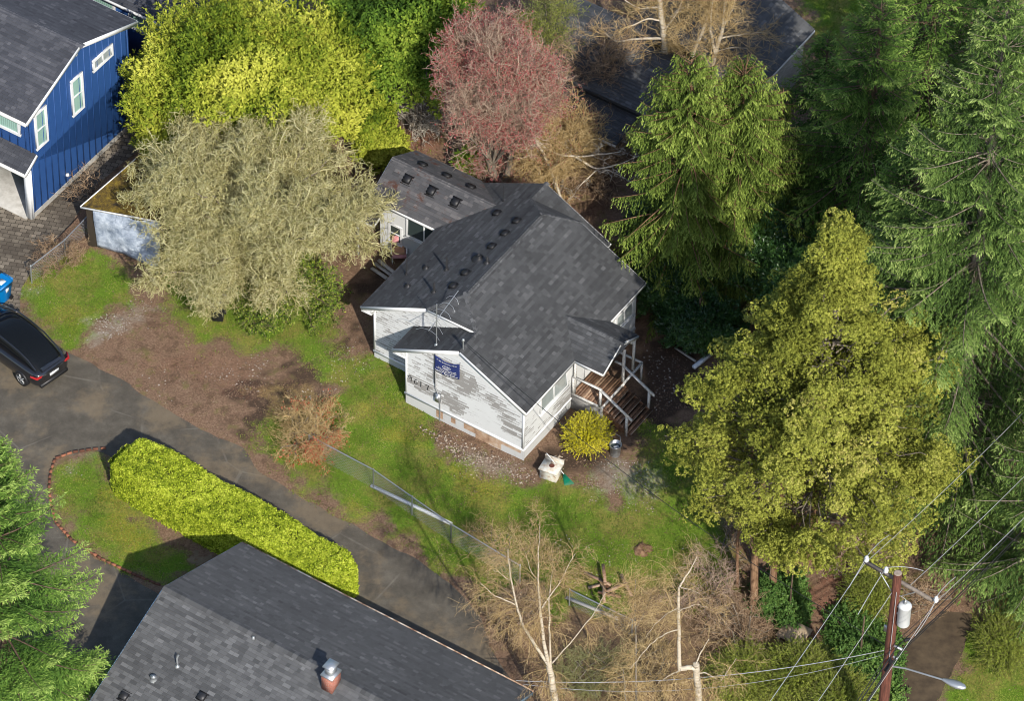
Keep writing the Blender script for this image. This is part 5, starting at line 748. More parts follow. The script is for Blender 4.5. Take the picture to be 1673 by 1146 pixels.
b, L = stems((1160, 215), [[(1160, 215)] + cv(c8, [(1175, 270), (1185, 190), (1215, 100), (1225, -20)]), cv(c8, [(1190, 190), (1170, 100), (1180, 0)]), cv(c8, [(1110, 190), (1150, 90), (1175, 20)]), cv(c8, [(1205, 130), (1290, 115), (1360, 110)]), cv(c8, [(1195, 175), (1240, 160), (1300, 165)]), cv(c8, [(1215, 90), (1250, 30), (1260, -30)])], [(.12, .06), (.07, .02), (.09, .03), (.04, .012), (.03, .01), (.04, .02)])
bare_tree('birch_tree', 'bare birch with thin white stems right of the thick pale trunk at the top', 'birch tree', b, L, 6, 6, 5, M['birch'], Tw['tan'], 1.1, .65, .4, .45, .0, r=(.012, .007, .005), t0=.1)
bare_tree('bare_tree', 'grey brown leafless tree between the red budded tree and the far grey roof', 'bare tree', gc(975, 195), auto_limbs(gc(975, 195), 5.5, 2.0, 2.4, 3.0, 22, .07, .25, 3), 4, 4, 4, M['bark_grey'], Tw['brown'], 1.0, .6, .35, .5, .2, r=(.012, .007, .005))
bare_tree('bare_tree', 'tan leafless tree crossing in front of the far grey roof at the top', 'bare tree', gc(1130, 150), auto_limbs(gc(1130, 150), 7.5, 2.4, 3.2, 4.2, 20, .07, .25, 3), 4, 4, 4, M['bark_grey'], Tw['tan'], 1.1, .65, .4, .4, .0, r=(.010, .006, .004))
bare_tree('bare_tree', 'light green budding tree behind the red budded tree at the top edge', 'bare tree', gc(900, 150), auto_limbs(gc(900, 150), 5.5, 1.7, 2.2, 3.2, 22, .07, .25, 3), 5, 5, 4, M['bark_grey'], Tw['green'], .9, .5, .35, .4, .2, buds=(Lf['feather'], 2, .07), r=(.010, .006, .004), leaf='leaves')
b, L = stems((925, 352), [[(925, 352)] + [(905, 290), (885, 245), (870, 222)], [(872, 226), (905, 252), (945, 256), (1000, 250), (1015, 247)], [(940, 256), (975, 278), (1010, 268), (1028, 262)], [(975, 278), (955, 295), (940, 312)], [(985, 275), (1020, 290), (1030, 300)]], [(.06, .05), (.06, .02), (.05, .015), (.035, .012), (.03, .012)])
bare_tree('dead_tree', 'bleached dead limbs reaching from behind the roof towards the cedar', 'dead tree', b, L, 2.5, 3, 2, M['birch'], Tw['pale'], .7, .4, .25, .5, 0, r=(.018, .010, .007))
bare_tree('thicket', 'straw coloured brush with red berries at the end of the wire fence', 'thicket', gc(500, 725), auto_limbs(gc(500, 725), 1.8, 1.9, 1.3, .5, 34, .03, .08, 5), 5, 5, 3, M['bark_grey'], Tw['tan'], .7, .4, .3, .55, .2, buds=(Lf['red_leaf'], 1, .09, .68), r=(.010, .007, .005), leaf='leaves')
bare_tree('thicket', 'leggy bare shrub against the paved drive beside the shed', 'thicket', gc(150, 330), auto_limbs(gc(150, 330), 1.6, 1.2, 1.2, .6, 14, .025, .1, 4), 3, 3, 2, M['bark'], Tw['brown'], .6, .4, .3, .4, .4, r=(.010, .007, .005))
bare_tree('thicket', 'brown brush along the small wire fence near the blue bin', 'thicket', gc(95, 425), auto_limbs(gc(95, 425), 1.0, 1.3, .8, .3, 18, .02, .1, 4), 5, 4, 3, M['bark'], Tw['brown'], .5, .35, .25, .5, .2, r=(.009, .006, .005))
# yellow flowering bush at the steps
def yellow_bush():
    b = gc(958, 728); root = tree_root('forsythia_bush', 'round bush covered in yellow flowers beside the porch steps', 'bush', b); P, D = ell_pts(1700, (0, 0, .75), (1.1, 1.0, 1.0), -.6, (.2, .95), .3, .8); P[:, 2] = np.maximum(P[:, 2], .05); T = grow(P * .75, nrm(D + [0, 0, .4]), .4, 4, .4, 0); s = MB(); s.tubes(T, .008, .005, .4); S_ = grow(np.tile([0, 0, 0.], (60, 1)), rdir(60, .1, 1), .9, 5, .3); s.tubes(S_, .015, .008, .4); q, d = spawn(T, 9, .2, 1); m = MB(); leaves(m, q, rdir(len(q), -.1, 1), .07, .04, np.clip(.5 + .7 * (vnoise(q, 2) - .5) + rng.normal(size=len(q)) * .15, 0, 1), flop=.8); m.build('flowers', Lf['forsythia'], root); s.build('stems', Tw['green'], root)
yellow_bush()
# grass, dry stalks and fallen leaves: uncountable ground cover
def cover(name, n, zone, mat, L, W, lo_=.35, lean=.7, up=1.0, flat=False, vs=.7, box=(-23, 22, -20, 24), vb=.5, roadmax=0.0):
    X = rng.uniform(box[0], box[1], n); Y = rng.uniform(box[2], box[3], n); Q = np.stack([X, Y, 0 * X], 1); wt = np.zeros(n)
    for z_, k in zone.items(): wt = np.maximum(wt, lookup(z_, X, Y) * k) if z_ != 'all' else np.maximum(wt, k)
    keep = (wt + (vnoise(Q, 2.5) - .5) * .8 > rng.uniform(lo_, 1.0, n)) & (lookup('road', X, Y) < roadmax * (rng.random(n) ** 2 + .001) - .02); Q = Q[keep]; Q[:, 2] = lookup('z', Q[:, 0], Q[:, 1]); n = len(Q); m = MB()
    uvx, uvy = uv_of(Q)[0], uv_of(Q)[1]; ins = (uvx > -7.9) & (uvx < 0) & (uvy > 0.0) & (uvy < 9) & ((uvy > 1.4) | (uvx > -5.5)); Q = Q[~ins]; n = len(Q); v = np.clip(vb + vs * (vnoise(Q, .9) - .5) + .4 * (vnoise(Q, 4) - .5) + rng.normal(size=n) * .15, 0, 1)
    if flat: leaves(m, Q + [0, 0, .012], np.tile([0, 0, 1.], (n, 1)), L, W, v, flop=.35)
    else: ax = nrm(rng.normal(size=(n, 3)) * lean * [1, 1, .2] + [0, 0, up]); Lr = L * rng.uniform(.6, 1.4, n); leaves(m, Q + ax * Lr[:, None] * .45, rng.normal(size=(n, 3)), Lr, W, v, axis=ax, flop=.1)
    return tag(m.build(name, mat), kind='stuff')
cover('grass', 900000, {'grass': 1.0}, Lf['grass'], .085, .022, .30, .8, box=(-22, 21, -20, 22))
cover('moss_grass', 160000, {'moss': .8, 'dry': .3}, m_leaf('mossy_blade', [(.12, .14, .02), (.28, .30, .04), (.42, .40, .07)], .3), .07, .025, .35, .9, box=(-22, 21, -20, 6))
cover('dry_grass', 300000, {'dry': 1.0, 'all': .12}, Lf['dry'], .14, .014, .35, 1.4, box=(-22, 21, -20, 20), vs=.9)
cover('leaf_litter', 220000, {'red': .9, 'soil': .4, 'dry': .35, 'all': .14}, Lf['litter'], .07, .045, .25, flat=True, box=(-22, 21, -20, 22), vs=.5)
cover('twig_litter', 90000, {'red': 1.0, 'dry': .35, 'all': .22}, Lf['litter'], .20, .013, .30, flat=True, box=(-22, 21, -20, 12), vs=.9, vb=.6)
cover('edge_litter', 160000, {'all': .50}, Lf['litter'], .05, .03, .25, flat=True, box=(-22, 10, -20, 6), vs=.5, roadmax=.9)
cover('pebbles', 50000, {'gravel': .9, 'soil': .05, 'all': .0}, m_var('pebble', [(.16, .14, .12), (.34, .31, .28), (.46, .43, .4)], .9, 20, .5), .055, .05, .3, flat=True, box=(-22, 15, -14, 10))
# ================================================================== OBJECTS IN THE YARD AND ON THE STREET
def lofted(m, secs, val=.5, cap=True):                       # secs: (K,n,3) closed rings
    S_ = np.asarray(secs, float); K, n, _ = S_.shape; m.add(S_.reshape(-1, 3), [[k * n + i, k * n + (i + 1) % n, (k + 1) * n + (i + 1) % n, (k + 1) * n + i] for k in range(K - 1) for i in range(n)], val)
    if cap: m.add(S_[0], [list(range(n))[::-1]], val); m.add(S_[-1], [list(range(n))], val)
# parked car
HD = math.radians(137); cp = at(36, 629, 0) - rotz(HD) @ np.array([-1.45, .93, 0]); CAR = thing('parked_car', 'black hatchback car with dark glass roof parked on the driveway at the left edge', 'car', (cp[0], cp[1], .004), HD)
t = NT('black_paint'); M['carpaint'] = t.fin(t.mix(t.noise(2, 2), (.008, .008, .010), (.012, .012, .014)), .22, .0, .6); t.b.inputs['Coat Weight'].default_value = 1.0
m = MB(); X_ = [-2.36, -2.30, -2.15, -1.8, -1.2, -.4, .5, 1.2, 1.8, 2.15, 2.32, 2.38]; WD = [.62, .80, .88, .93, .95, .96, .96, .95, .93, .86, .74, .55]; BT = [.82, .92, .98, 1.0, 1.0, .99, .97, .94, .86, .76, .66, .58]; BB = [.45, .32, .28, .25, .22, .22, .22, .22, .25, .26, .30, .4]
secs = []
for x, w, t1, b0 in zip(X_, WD, BT, BB):
    h = t1 - b0; half = [(.0, b0), (w * .86, b0), (w * .97, b0 + h * .15), (w, b0 + h * .45), (w * .99, b0 + h * .72), (w * .93, t1 - .06), (w * .84, t1), (w * .4, t1 + .035)]; ring = [(x, y, z) for y, z in half] + [(x, -y, z) for y, z in half[:0:-1]]; secs.append(ring)
lofted(m, secs); body = m.build('body', M['carpaint'], CAR, smooth=True); sb_ = body.modifiers.new('sub', 'SUBSURF'); sb_.levels = sb_.render_levels = 2
M['carglass'] = m_plain('dark_car_glass', (.006, .007, .008), .12, 0, .25); m = MB(); gx = [-2.12, -1.7, -1.1, -.3, .45, 1.05, 1.55]; gz = [1.04, 1.32, 1.52, 1.61, 1.60, 1.36, .97]; gw = [.58, .60, .63, .66, .66, .66, .70]; secs = [[(x, .86 - .04 * (abs(x) > 1.4), .95), (x, w_ + .09, z - .14), (x, w_, z - .03), (x, w_ * .5, z + .01), (x, -w_ * .5, z + .01), (x, -w_, z - .03), (x, -w_ - .09, z - .14), (x, -.86 + .04 * (abs(x) > 1.4), .95)] for x, z, w_ in zip(gx, gz, gw)]
secs = [[(p[0], p[1], min(p[2], gz[i]) if j in (0, 7) else p[2]) for j, p in enumerate(s)] for i, s in enumerate(secs)]; lofted(m, secs); gl = m.build('glasshouse', M['carglass'], CAR, smooth=True); sb_ = gl.modifiers.new('sub', 'SUBSURF'); sb_.levels = sb_.render_levels = 1
m = MB(); 
for sg in (1, -1): m.tube([(-2.1, sg * .70, 1.10), (-1.65, sg * .68, 1.33), (-1.1, sg * .70, 1.50), (-.3, sg * .71, 1.58), (.45, sg * .71, 1.57), (1.05, sg * .74, 1.34), (1.6, sg * .78, 1.0)], .035, 6)
m.build('roof_rail', M['carpaint'], CAR); m = MB(); m.prism([e3(-2.22, -.5, 1.02), e3(-2.12, -.5, 1.09), e3(-2.12, .5, 1.09), e3(-2.22, .5, 1.02)], (-.06, 0, .02)); m.build('spoiler', M['carpaint'], CAR)
M['tail'] = m_plain('tail_light_red', (.35, .015, .015), .2, 0, .7)
for sg in (1, -1):
    m = MB(); m.prism([e3(-2.30, sg * .42, .80), e3(-2.29, sg * .83, .82), e3(-2.02, sg * .95, .88), e3(-2.02, sg * .95, .93), e3(-2.27, sg * .83, .90), e3(-2.29, sg * .42, .86)], (-.04, sg * .03, 0)); m.build('tail_light', M['tail'], CAR)
    m = MB(); m.box((.95, sg * 1.02, 1.02), (.14, .22, .14)); m.build('mirror', M['carpaint'], CAR)
m = MB(); m.box((-2.375, 0, .72), (.02, .46, .13)); m.build('number_plate', M['trim'], CAR); m = MB(); m.box((-2.31, 0, .36), (.12, 1.4, .16)); m.build('bumper', M['dark_metal'], CAR)
for x in (-1.45, 1.45):
    for sg in (1, -1):
        R_ = np.array([[1, 0, 0], [0, 0, 1], [0, -1, 0.]]); m = MB(); m.lathe((0, 0, 0), [(.24, -.12), (.34, -.12), (.36, -.08), (.36, .08), (.34, .12), (.24, .12)], 28); 
        for i in range(len(m.V)): m.V[i] = m.V[i] @ R_.T + [x, sg * .86, .36]
        wl = m.build('wheel', M['black_plastic'], CAR, smooth=True); m = MB()
        for a in range(5):
            th = a * 2 * math.pi / 5; m.bar((x, sg * .965, .36), (x + .24 * math.cos(th), sg * .955, .36 + .24 * math.sin(th)), .025, .07, (0, 1, 0))
        m.tube([(x + .245 * math.cos(k * .2618), sg * .965, .36 + .245 * math.sin(k * .2618)) for k in range(25)], .014, 5); m.build('rim', M['grey_metal'], wl)
# wheelie bins
def bin_(name, label, base, rz, mat, open_=False, sticker=True):
    root = thing(name, label, 'bin', (base[0], base[1], .01), rz); m = MB(); lofted(m, [[(-w, -d, z), (w, -d, z), (w, d, z), (-w, d, z)] for w, d, z in [(.21, .24, .04), (.27, .32, .75), (.29, .35, .92), (.31, .37, .94), (.31, .37, .98)]]); b = m.build('body', mat, root)
    m = MB(); lofted(m, [[(-.31, -.38, .985), (.31, -.38, .985), (.31, .38, 1.0), (-.31, .38, 1.0)], [(-.29, -.36, 1.03), (.29, -.36, 1.03), (.29, .35, 1.06), (-.29, .35, 1.06)]]); m.bar((-.27, .42, 1.02), (.27, .42, 1.02), .04, .04)
    if open_:
        for i in range(len(m.V)): p = m.V[i] - [0, .38, 1.0]; m.V[i] = np.stack([p[:, 0], p[:, 2] * 1.0 + .03, -p[:, 1] * .0 + p[:, 1] * 1.0 * 1.0 + .0], 1) + [0, .38, .95]
    m.build('lid', mat, root)
    for sx_ in (-.25, .25): m = MB(); m.tube([(sx_ - .03, .27, .1), (sx_ + .03, .27, .1)], .1, 12); m.build('wheel', M['black_plastic'], root)
    if sticker: m = MB(); m.box((.05, -.02, 1.05), (.26, .3, .006)); m.build('sticker', M['trim'], root); m = MB(); m.box((.275, .05, .66), (.012, .17, .2)); m.build('sticker', M['trim'], root)
    return root
M['bin_blue'] = m_plain('blue_plastic', (.0, .15, .42), .4); bin_('wheelie_bin', 'bright blue wheelie bin with white stickers at the end of the paved drive', at(4, 490), AL - .1, M['bin_blue'])
bin_('wheelie_bin', 'black rubbish bin overfilled with white bags under the lichen apple tree', at(357, 520), AL + .5, M['black_plastic'], False, False)
for i, (dx, dy, dz, s) in enumerate([(0, 0, 1.08, .24), (.2, .1, 1.04, .17), (-.18, -.1, 1.06, .18)]):
    P = seat(at(357, 520)) + [dx, dy, dz]; m = MB(); d = rdir(260, -1, 1); 
    pr = [(s * math.sin(a) * (1 + .1 * math.sin(5 * a)), -s * .7 * math.cos(a)) for a in np.linspace(.05, 3.09, 9)]; m.lathe(P, pr, 12); V = m.V[0]; m.V[0] = V + (vnoise(V, 9)[:, None] - .5) * .12; o = m.build('rubbish_bag', M['trim_old'], None, smooth=True); tag(o, ['largest white bag heaped on the black bin', 'small white bag at the back right of the black bin', 'small white bag at the front left of the black bin'][i], 'bag', 'white bags on the black bin')
# shed and tarps
t = NT('mossy_roof'); n_ = t.noise(3.0, 6, .75); c = t.ramp(n_, [(.35, S(42, 34, 18)), (.5, S(88, 70, 20)), (.62, S(122, 102, 28)), (.78, S(160, 148, 64))]); t.bump(t.noise(20, 4), .9, .05); M['mossroof'] = t.fin(c, .95)
sb0 = at(209, 351, 2.3); SH = thing('garden_shed', 'low shed with an orange green mossy roof beside the blue house', 'shed', (sb0[0], sb0[1], 0), 0); ls_ = lambda x, y, z: at(x, y, z) - seat(sb0)
A_, B_, C_, D_ = ls_(132, 338, 2.3), ls_(222, 260, 2.55), ls_(330, 300, 2.5), ls_(262, 362, 2.25); m = MB(); m.prism([A_, B_, C_, D_], (0, 0, -.06)); m.build('roof', M['mossroof'], SH)
m = MB(); k = .92; cc = (A_ + B_ + C_ + D_) / 4; q = [cc + (p - cc) * k for p in (A_, B_, C_, D_)]
for a, b in zip(q, q[1:] + q[:1]): m.prism([a * [1, 1, 0], b * [1, 1, 0], b - [0, 0, .08], a - [0, 0, .08]], (.0, .0, -.001))
m.build('wall', m_plain('dark_shed_wood', (.07, .055, .04), .9), SH); m = MB(); m.bar(A_ + [-.02, 0, -.02], B_ + [-.02, 0, -.02], .04, .1); m.bar(A_ + [0, -.02, -.02], D_ + [0, -.02, -.02], .04, .08); m.build('roof_edge', M['trim_old'], SH)
t = NT('grey_blue_tarp'); n_ = t.noise(2.2, 5, .7); c = t.ramp(n_, [(.35, S(112, 124, 142)), (.55, S(160, 170, 186)), (.7, S(196, 204, 214))]); t.bump(n_, .6, .08); M['tarp'] = t.fin(c, .45, 0, .5)
def cloth(name, corners, mat, parent=None, nx_=14, ny_=10, amp=.07, sag=0, sc=1.6, th=.006):
    A, B, C, D = [np.asarray(p, float) for p in corners]; u, v = np.meshgrid(np.linspace(0, 1, nx_), np.linspace(0, 1, ny_), indexing='ij'); u, v = u[..., None], v[..., None]; P = (A * (1 - u) + B * u) * (1 - v) + (D * (1 - u) + C * u) * v; N = nrm(np.cross(B - A, D - A)); P = P.reshape(-1, 3); P = P + N * ((vnoise(P, sc) - .5) * amp * 2)[:, None] - np.array([0, 0, 1]) * (sag * 4 * u * (1 - u) * (1 - v * .3)).reshape(-1, 1)
    i, j = np.meshgrid(np.arange(nx_ - 1), np.arange(ny_ - 1), indexing='ij'); a = (i * ny_ + j).ravel(); F = np.stack([a, a + ny_, a + ny_ + 1, a + 1], 1); m = MB(); m.add(P, F); o = m.build(name, mat, parent, smooth=True); s = o.modifiers.new('thick', 'SOLIDIFY'); s.thickness = th; return o
tag(cloth('tarpaulin', [at(152, 343, 2.2), at(262, 366, 2.2), at(262, 438, .1), at(160, 402, .1)], M['tarp'], None, 20, 14, .12), 'pale grey blue tarpaulin hanging over the front of the mossy shed', 'tarpaulin')
tag(cloth('tarpaulin', [at(395, 345, 1.3), at(490, 312, 1.3), at(500, 352, .5), at(400, 420, .5)], M['tarp'], None, 18, 12, .15), 'pale tarpaulin spread over a heap beneath the lichen apple tree', 'tarpaulin')
bp = at(447, 410); BR = thing('water_barrel', 'blue barrel glimpsed through the middle of the lichen apple tree', 'barrel', seat(bp)); m = MB(); m.lathe((0, 0, 0), [(.0, .0), (.28, .0), (.31, .1), (.29, .3), (.32, .45), (.29, .6), (.31, .8), (.28, .9), (.26, .92), (.26, .88), (0, .88)], 20); m.build('body', M['bin_blue'], BR, smooth=True); m = MB(); m.lathe((.12, .05, .88), [(0.05, 0), (.05, .04), (0, .04)], 10); m.build('cap', M['black_plastic'], BR)
# chain link fences
def chain_fence(name, label, pts, H, gap=2.4, mesh=.16, rail=True, skip=()):
    P = [seat(p) for p in pts]; root = thing(name, label, 'fence', P[0]); o0 = P[0]; m = MB(); rl = MB(); seg = list(zip(P[:-1], P[1:]))
    for a, b in seg:
        a = a - o0; b = b - o0; L = np.linalg.norm(b - a); d = (b - a) / L; s0 = np.arange(-H, L, mesh); A1 = []; 
        for sg in (1, -1):
            for s in s0:
                x0, x1 = (s, s + H) if sg > 0 else (s + H, s); z0, z1 = 0.03, H; 
                xs_ = np.array([x0, x1]); zs_ = np.array([z0, z1]); 
                if min(xs_) < 0 or max(xs_) > L:
                    t_ = np.linspace(0, 1, 60); xx = x0 + (x1 - x0) * t_; ok = (xx >= 0) & (xx <= L)
                    if ok.sum() < 3: continue
                    t_ = t_[ok]; xs_ = np.array([x0 + (x1 - x0) * t_[0], x0 + (x1 - x0) * t_[-1]]); zs_ = np.array([z0 + (z1 - z0) * t_[0], z0 + (z1 - z0) * t_[-1]])
                A1.append([a + d * xs_[0] + [0, 0, zs_[0]], a + d * xs_[1] + [0, 0, zs_[1]]])
        m.tubes(np.array(A1), .0045, .0045, .5)
        k = max(1, round(L / gap))
        for i in range(k + 1):
            p = a + (b - a) * i / k; q = MB(); q.tube([p, p + [0, 0, H + .04]], .028, 8); q.lathe(p + [0, 0, H + .04], [(.032, 0), (.02, .03), (0, .04)], 8); q.build('post', M['galv'], root)
        if rail: rl.tube([a + [0, 0, H], b + [0, 0, H]], .024, 8)
    m.build('wire_mesh', M['grey_metal'], root)
    if rail: rl.build('top_rail', M['galv'], root)
    return root
chain_fence('wire_fence', 'chain link fence with a pale top rail between the lawn and the driveway verge', [at(505, 712, 1.1), at(610, 768, 1.1), at(737, 857, 1.1), at(850, 925, 1.1)], 1.1)
chain_fence('wire_fence', 'short leaning chain link fence by the brush near the blue bin', [at(52, 463), at(107, 420), at(150, 375)], .95)
chain_fence('wire_fence', 'broken end of wire fence beside the dark pile between the two birches', [at(930, 990), at(1032, 1040)], .9)
def beam(name, label, cat, a, b, w, h, mat, group=None): m = MB(); m.bar(a, b, w, h, val=.6); return tag(m.build(name, mat), label, cat, group)
M['board'] = m_var('weathered_board', [(.24, .22, .2), (.45, .42, .38), (.6, .57, .52)], .85, 8, .7); M['board_w'] = m_plain('white_board', (.62, .64, .66), .6)
beam('fallen_gutter', 'long white gutter lying along the foot of the chain link fence', 'gutter', at(606, 794, .08), at(738, 857, .08), .12, .09, M['board_w'])
beam('board', 'long grey board lying in the grass between the two birches', 'board', at(925, 977, .1), at(1010, 1012, .1), .14, .04, M['board'])
beam('board', 'thin grey plank in the soil right of the porch, left of the white beam', 'board', at(1103, 568, .1), at(1137, 591, .1), .1, .04, M['board'])
beam('beam', 'white beam half hidden under the left edge of the cypress', 'beam', at(1133, 601, .2), at(1162, 578, .2), .16, .12, M['board_w'])
for i, (a, b, z, lb) in enumerate([((612, 430), (640, 450), .15, 'lowest board of the stack left of the annex'), ((618, 425), (645, 446), .25, 'top board of the stack left of the annex'), ((607, 438), (632, 455), .08, 'loose board in front of the stack left of the annex')]): beam('board', lb, 'board', at(*a, z), at(*b, z), .15, .04, M['board'], 'boards left of the annex')
# box stand and rake, bucket, crate, chair
bx = at(900, 778); BX = thing('wash_stand', 'small rusty white cabinet standing on the lawn by the house corner', 'cabinet', seat(bx), AL + .15); t = NT('rust_stained_enamel'); n_ = t.noise(6, 5, .7); M['enamel'] = t.fin(t.ramp(n_, [(.4, S(205, 205, 198)), (.6, S(190, 178, 160)), (.7, S(120, 82, 58))]), .5)
m = MB(); m.prism([e3(-.35, -.3, 0), e3(.35, -.3, 0), e3(.35, .3, 0), e3(-.35, .3, 0)], (0, 0, .5)); m.build('cabinet', M['enamel'], BX); m = MB(); m.box((0, 0, .53), (.8, .7, .05)); m.prism([e3(-.4, .28, .55), e3(.4, .28, .55), e3(.4, .35, .55), e3(-.4, .35, .55)], (0, 0, .18)); m.build('top', M['enamel'], BX); m = MB(); m.lathe((.02, .02, .555), [(.1, 0), (.11, .02), (.08, .02), (.05, .005), (0, .004)], 14); m.build('drain', m_plain('rusty_drain', (.12, .04, .025), .8), BX)
RK = thing('rake', 'green plastic lawn rake with a white handle leaning on the cabinet', 'rake', seat(at(925, 782))); a = at(893, 741, .95) - seat(at(925, 782)); b = at(921, 775, .16) - seat(at(925, 782)); m = MB(); m.tube([a, b], .016, 8); m.build('handle', M['trim'], RK); m = MB(); c0 = b; d = nrm(at(931, 795, .03) - at(921, 775, .16)); sd_ = nrm(np.cross(d, [0, 0, 1])); 
for i in range(-8, 9): e = c0 + d * .55 + sd_ * i * .026; m.bar(c0 + sd_ * i * .004, e, .014, .008); m.bar(e, e + [0, 0, -.05], .012, .008, (1, 0, 0))
m.bar(c0 + d * .28 - sd_ * .11, c0 + d * .28 + sd_ * .11, .03, .012); m.bar(c0 + d * .42 - sd_ * .16, c0 + d * .42 + sd_ * .16, .025, .012); m.build('head', m_plain('green_plastic', (.0, .16, .085), .4), RK)
bk = at(1005, 743); BK = thing('metal_bucket', 'galvanised metal bin holding water at the foot of the steps', 'bucket', seat(bk)); m = MB(); m.lathe((0, 0, 0), [(0, 0), (.19, 0), (.20, .03), (.23, .55), (.25, .56), (.25, .59), (.225, .59), (.21, .42), (0, .42)], 24); m.build('body', M['galv'], BK, smooth=False); m = MB(); m.tube([(-.2, .12, .6), (-.18, .34, .66), (0, .42, .72), (.18, .34, .66), (.2, .12, .6)], .012, 6); m.build('handle', M['grey_metal'], BK); m = MB(); m.lathe((0, 0, .425), [(.21, 0), (0, .004)], 20); m.build('water', M['glass'], BK); m = MB(); m.box((.03, 0, .44), (.2, .12, .02), rotz(.4)); m.build('float', M['trim'], BK)
cr_ = at(1297, 1042); CR = thing('wooden_crate', 'flat tan wooden panel lying at the foot of the leaf covered path', 'crate', seat(cr_), AL); m = MB(); m.box((0, 0, .27), (1.05, 1.0, .04), None, .5)
m.build('panel', M['crate'] if 'crate' in M else m_var('tan_wood', [(.3, .22, .14), (.5, .4, .28)], .85, 5, .6), CR); m = MB()
for x in (-.42, .42):
    for y in (-.42, .42): m.box((x, y, .09), (.09, .09, .18))
m.build('legs', M['board'], CR)
sc_ = at(652, 425); CH = thing('garden_chair', 'old padded chair with a tan cushion and red pink cover outside the annex', 'chair', seat(sc_), AL + .6); m = MB(); m.box((0, 0, .42), (.6, .6, .12)); m.build('seat', m_var('pink_cover', [(.42, .13, .15), (.62, .35, .34)], .9, 12, .9), CH); m = MB(); lofted(m, [[(-.22, -.18, .48), (.22, -.2, .48), (.24, .2, .48), (-.22, .2, .48)], [(-.25, -.22, .54), (.25, -.22, .55), (.25, .22, .56), (-.25, .22, .54)], [(-.2, -.17, .60), (.2, -.18, .61), (.2, .17, .62), (-.2, .17, .60)]]); m.build('cushion', m_plain('tan_cushion', (.42, .25, .15), .9), CH)
m = MB(); m.box((0, .32, .75), (.58, .08, .6)); m.build('backrest', m_var('pink_cover_back', [(.42, .13, .15), (.62, .35, .34)], .9, 12, .9), CH)
for sx_ in (-.27, .27):
    for sy in (-.25, .27): m = MB(); m.bar((sx_, sy, 0), (sx_, sy, .38), .05, .05, (0, 1, 0)); m.build('leg', M['trim'], CH)
    m = MB(); m.bar((sx_ * 1.15, -.28, .62), (sx_ * 1.15, .32, .62), .06, .05); m.build('armrest', M['trim'], CH)
st = at(1052, 900); m = MB(); m.lathe(st * [1, 1, 0], [(.46, -.03), (.34, .05), (.27, .11), (.12, .07), (0, .08)], 14); V = m.V[0]; m.V[0] = V + (vnoise(V, 5)[:, None] - .5) * [.3, .3, .15]; tag(m.build('tree_stump', M['bark_red']), 'reddish rotting stump in the middle of the lower lawn', 'stump')
# dark pile of wood between the birches
PB = at(985, 970); root = thing('wood_pile', 'dark heap of rotten boards on the lawn between the two birches', 'pile', seat(PB)); 
for i in range(9): m = MB(); a = rng.normal(size=3) * [.5, .4, 0] + [0, 0, .08 + .04 * i]; d = rotz(rng.uniform(0, 3)) @ [rng.uniform(.3, .6), 0, 0]; m.bar(a - d, a + d + [0, 0, rng.uniform(-.05, .1)], .12, .05, val=rng.random()); m.build('board', M['deck'], root)
# rubble along the foundation (uncountable)
def stones(name, polys, n, s0, s1, mat, zz=.0):
    m = MB(); Q = []
    for poly, w in polys:
        mn, mx = poly.min(0), poly.max(0); k = int(n * w); q = rng.uniform(mn, mx, (k * 2, 2)); q = q[sdist(q, poly) + (rng.random(len(q)) - .7) * .5 > 0][:k]; Q.append(q)
    Q = np.concatenate(Q); base = np.array([[1, 0, 0], [-1, 0, 0], [0, 1, 0], [0, -1, 0], [0, 0, .7], [0, 0, -.5]]); F0 = np.array([[0, 2, 4], [2, 1, 4], [1, 3, 4], [3, 0, 4], [2, 0, 5], [1, 2, 5], [3, 1, 5], [0, 3, 5]]); N = len(Q); sz = rng.uniform(s0, s1, N) ** 1.0
    V = base[None] * sz[:, None, None] * rng.uniform(.6, 1.3, (N, 6, 1)); a = rng.uniform(0, 6.28, N); c_, s_ = np.cos(a)[:, None], np.sin(a)[:, None]; V = np.stack([V[..., 0] * c_ - V[..., 1] * s_, V[..., 0] * s_ + V[..., 1] * c_, V[..., 2]], -1) + np.concatenate([Q, np.full((N, 1), .02 + zz)], 1)[:, None]
    m.add(V.reshape(-1, 3), (F0[None] + (np.arange(N) * 6)[:, None, None]).reshape(-1, 3), np.repeat(rng.random(N), 6)); return tag(m.build(name, mat), kind='stuff')
M['rubble'] = m_var('rubble_stone', [(.12, .08, .06), (.24, .18, .14), (.38, .32, .26)], .95, 9, .3)
stones('rubble', [(unp([(680, 695), (740, 715), (850, 762), (880, 775), (870, 792), (800, 790), (770, 780), (730, 745)]), 1.0), (unp([(880, 770), (920, 740), (930, 770), (895, 795)]), .2)], 1300, .02, .065, M['rubble'])
stones('gravel', [(unp([(960, 790), (1000, 752), (1078, 768), (1095, 798), (1010, 822)]), .5), (unp([(140, 522), (225, 490), (250, 505), (180, 558)]), .6), (unp([(590, 560), (620, 600), (500, 680), (440, 700), (360, 640), (300, 600)]), .4)], 1600, .008, .028, m_var('gravel_stone', [(.2, .18, .16), (.42, .4, .37), (.6, .58, .55)], .95, 9, .2))
stones('debris', [(unp([(190, 600), (560, 560), (640, 430), (600, 600), (440, 700), (400, 730), (300, 680)]), 1.0), (unp([(1050, 560), (1130, 590), (1100, 680), (1060, 720)]), .5), (unp([(860, 880), (1230, 880), (1200, 1020), (900, 960)]), .5)], 420, .012, .04, m_var('pale_debris', [(.15, .12, .1), (.34, .3, .27), (.5, .47, .44)], .9, 9, .2))
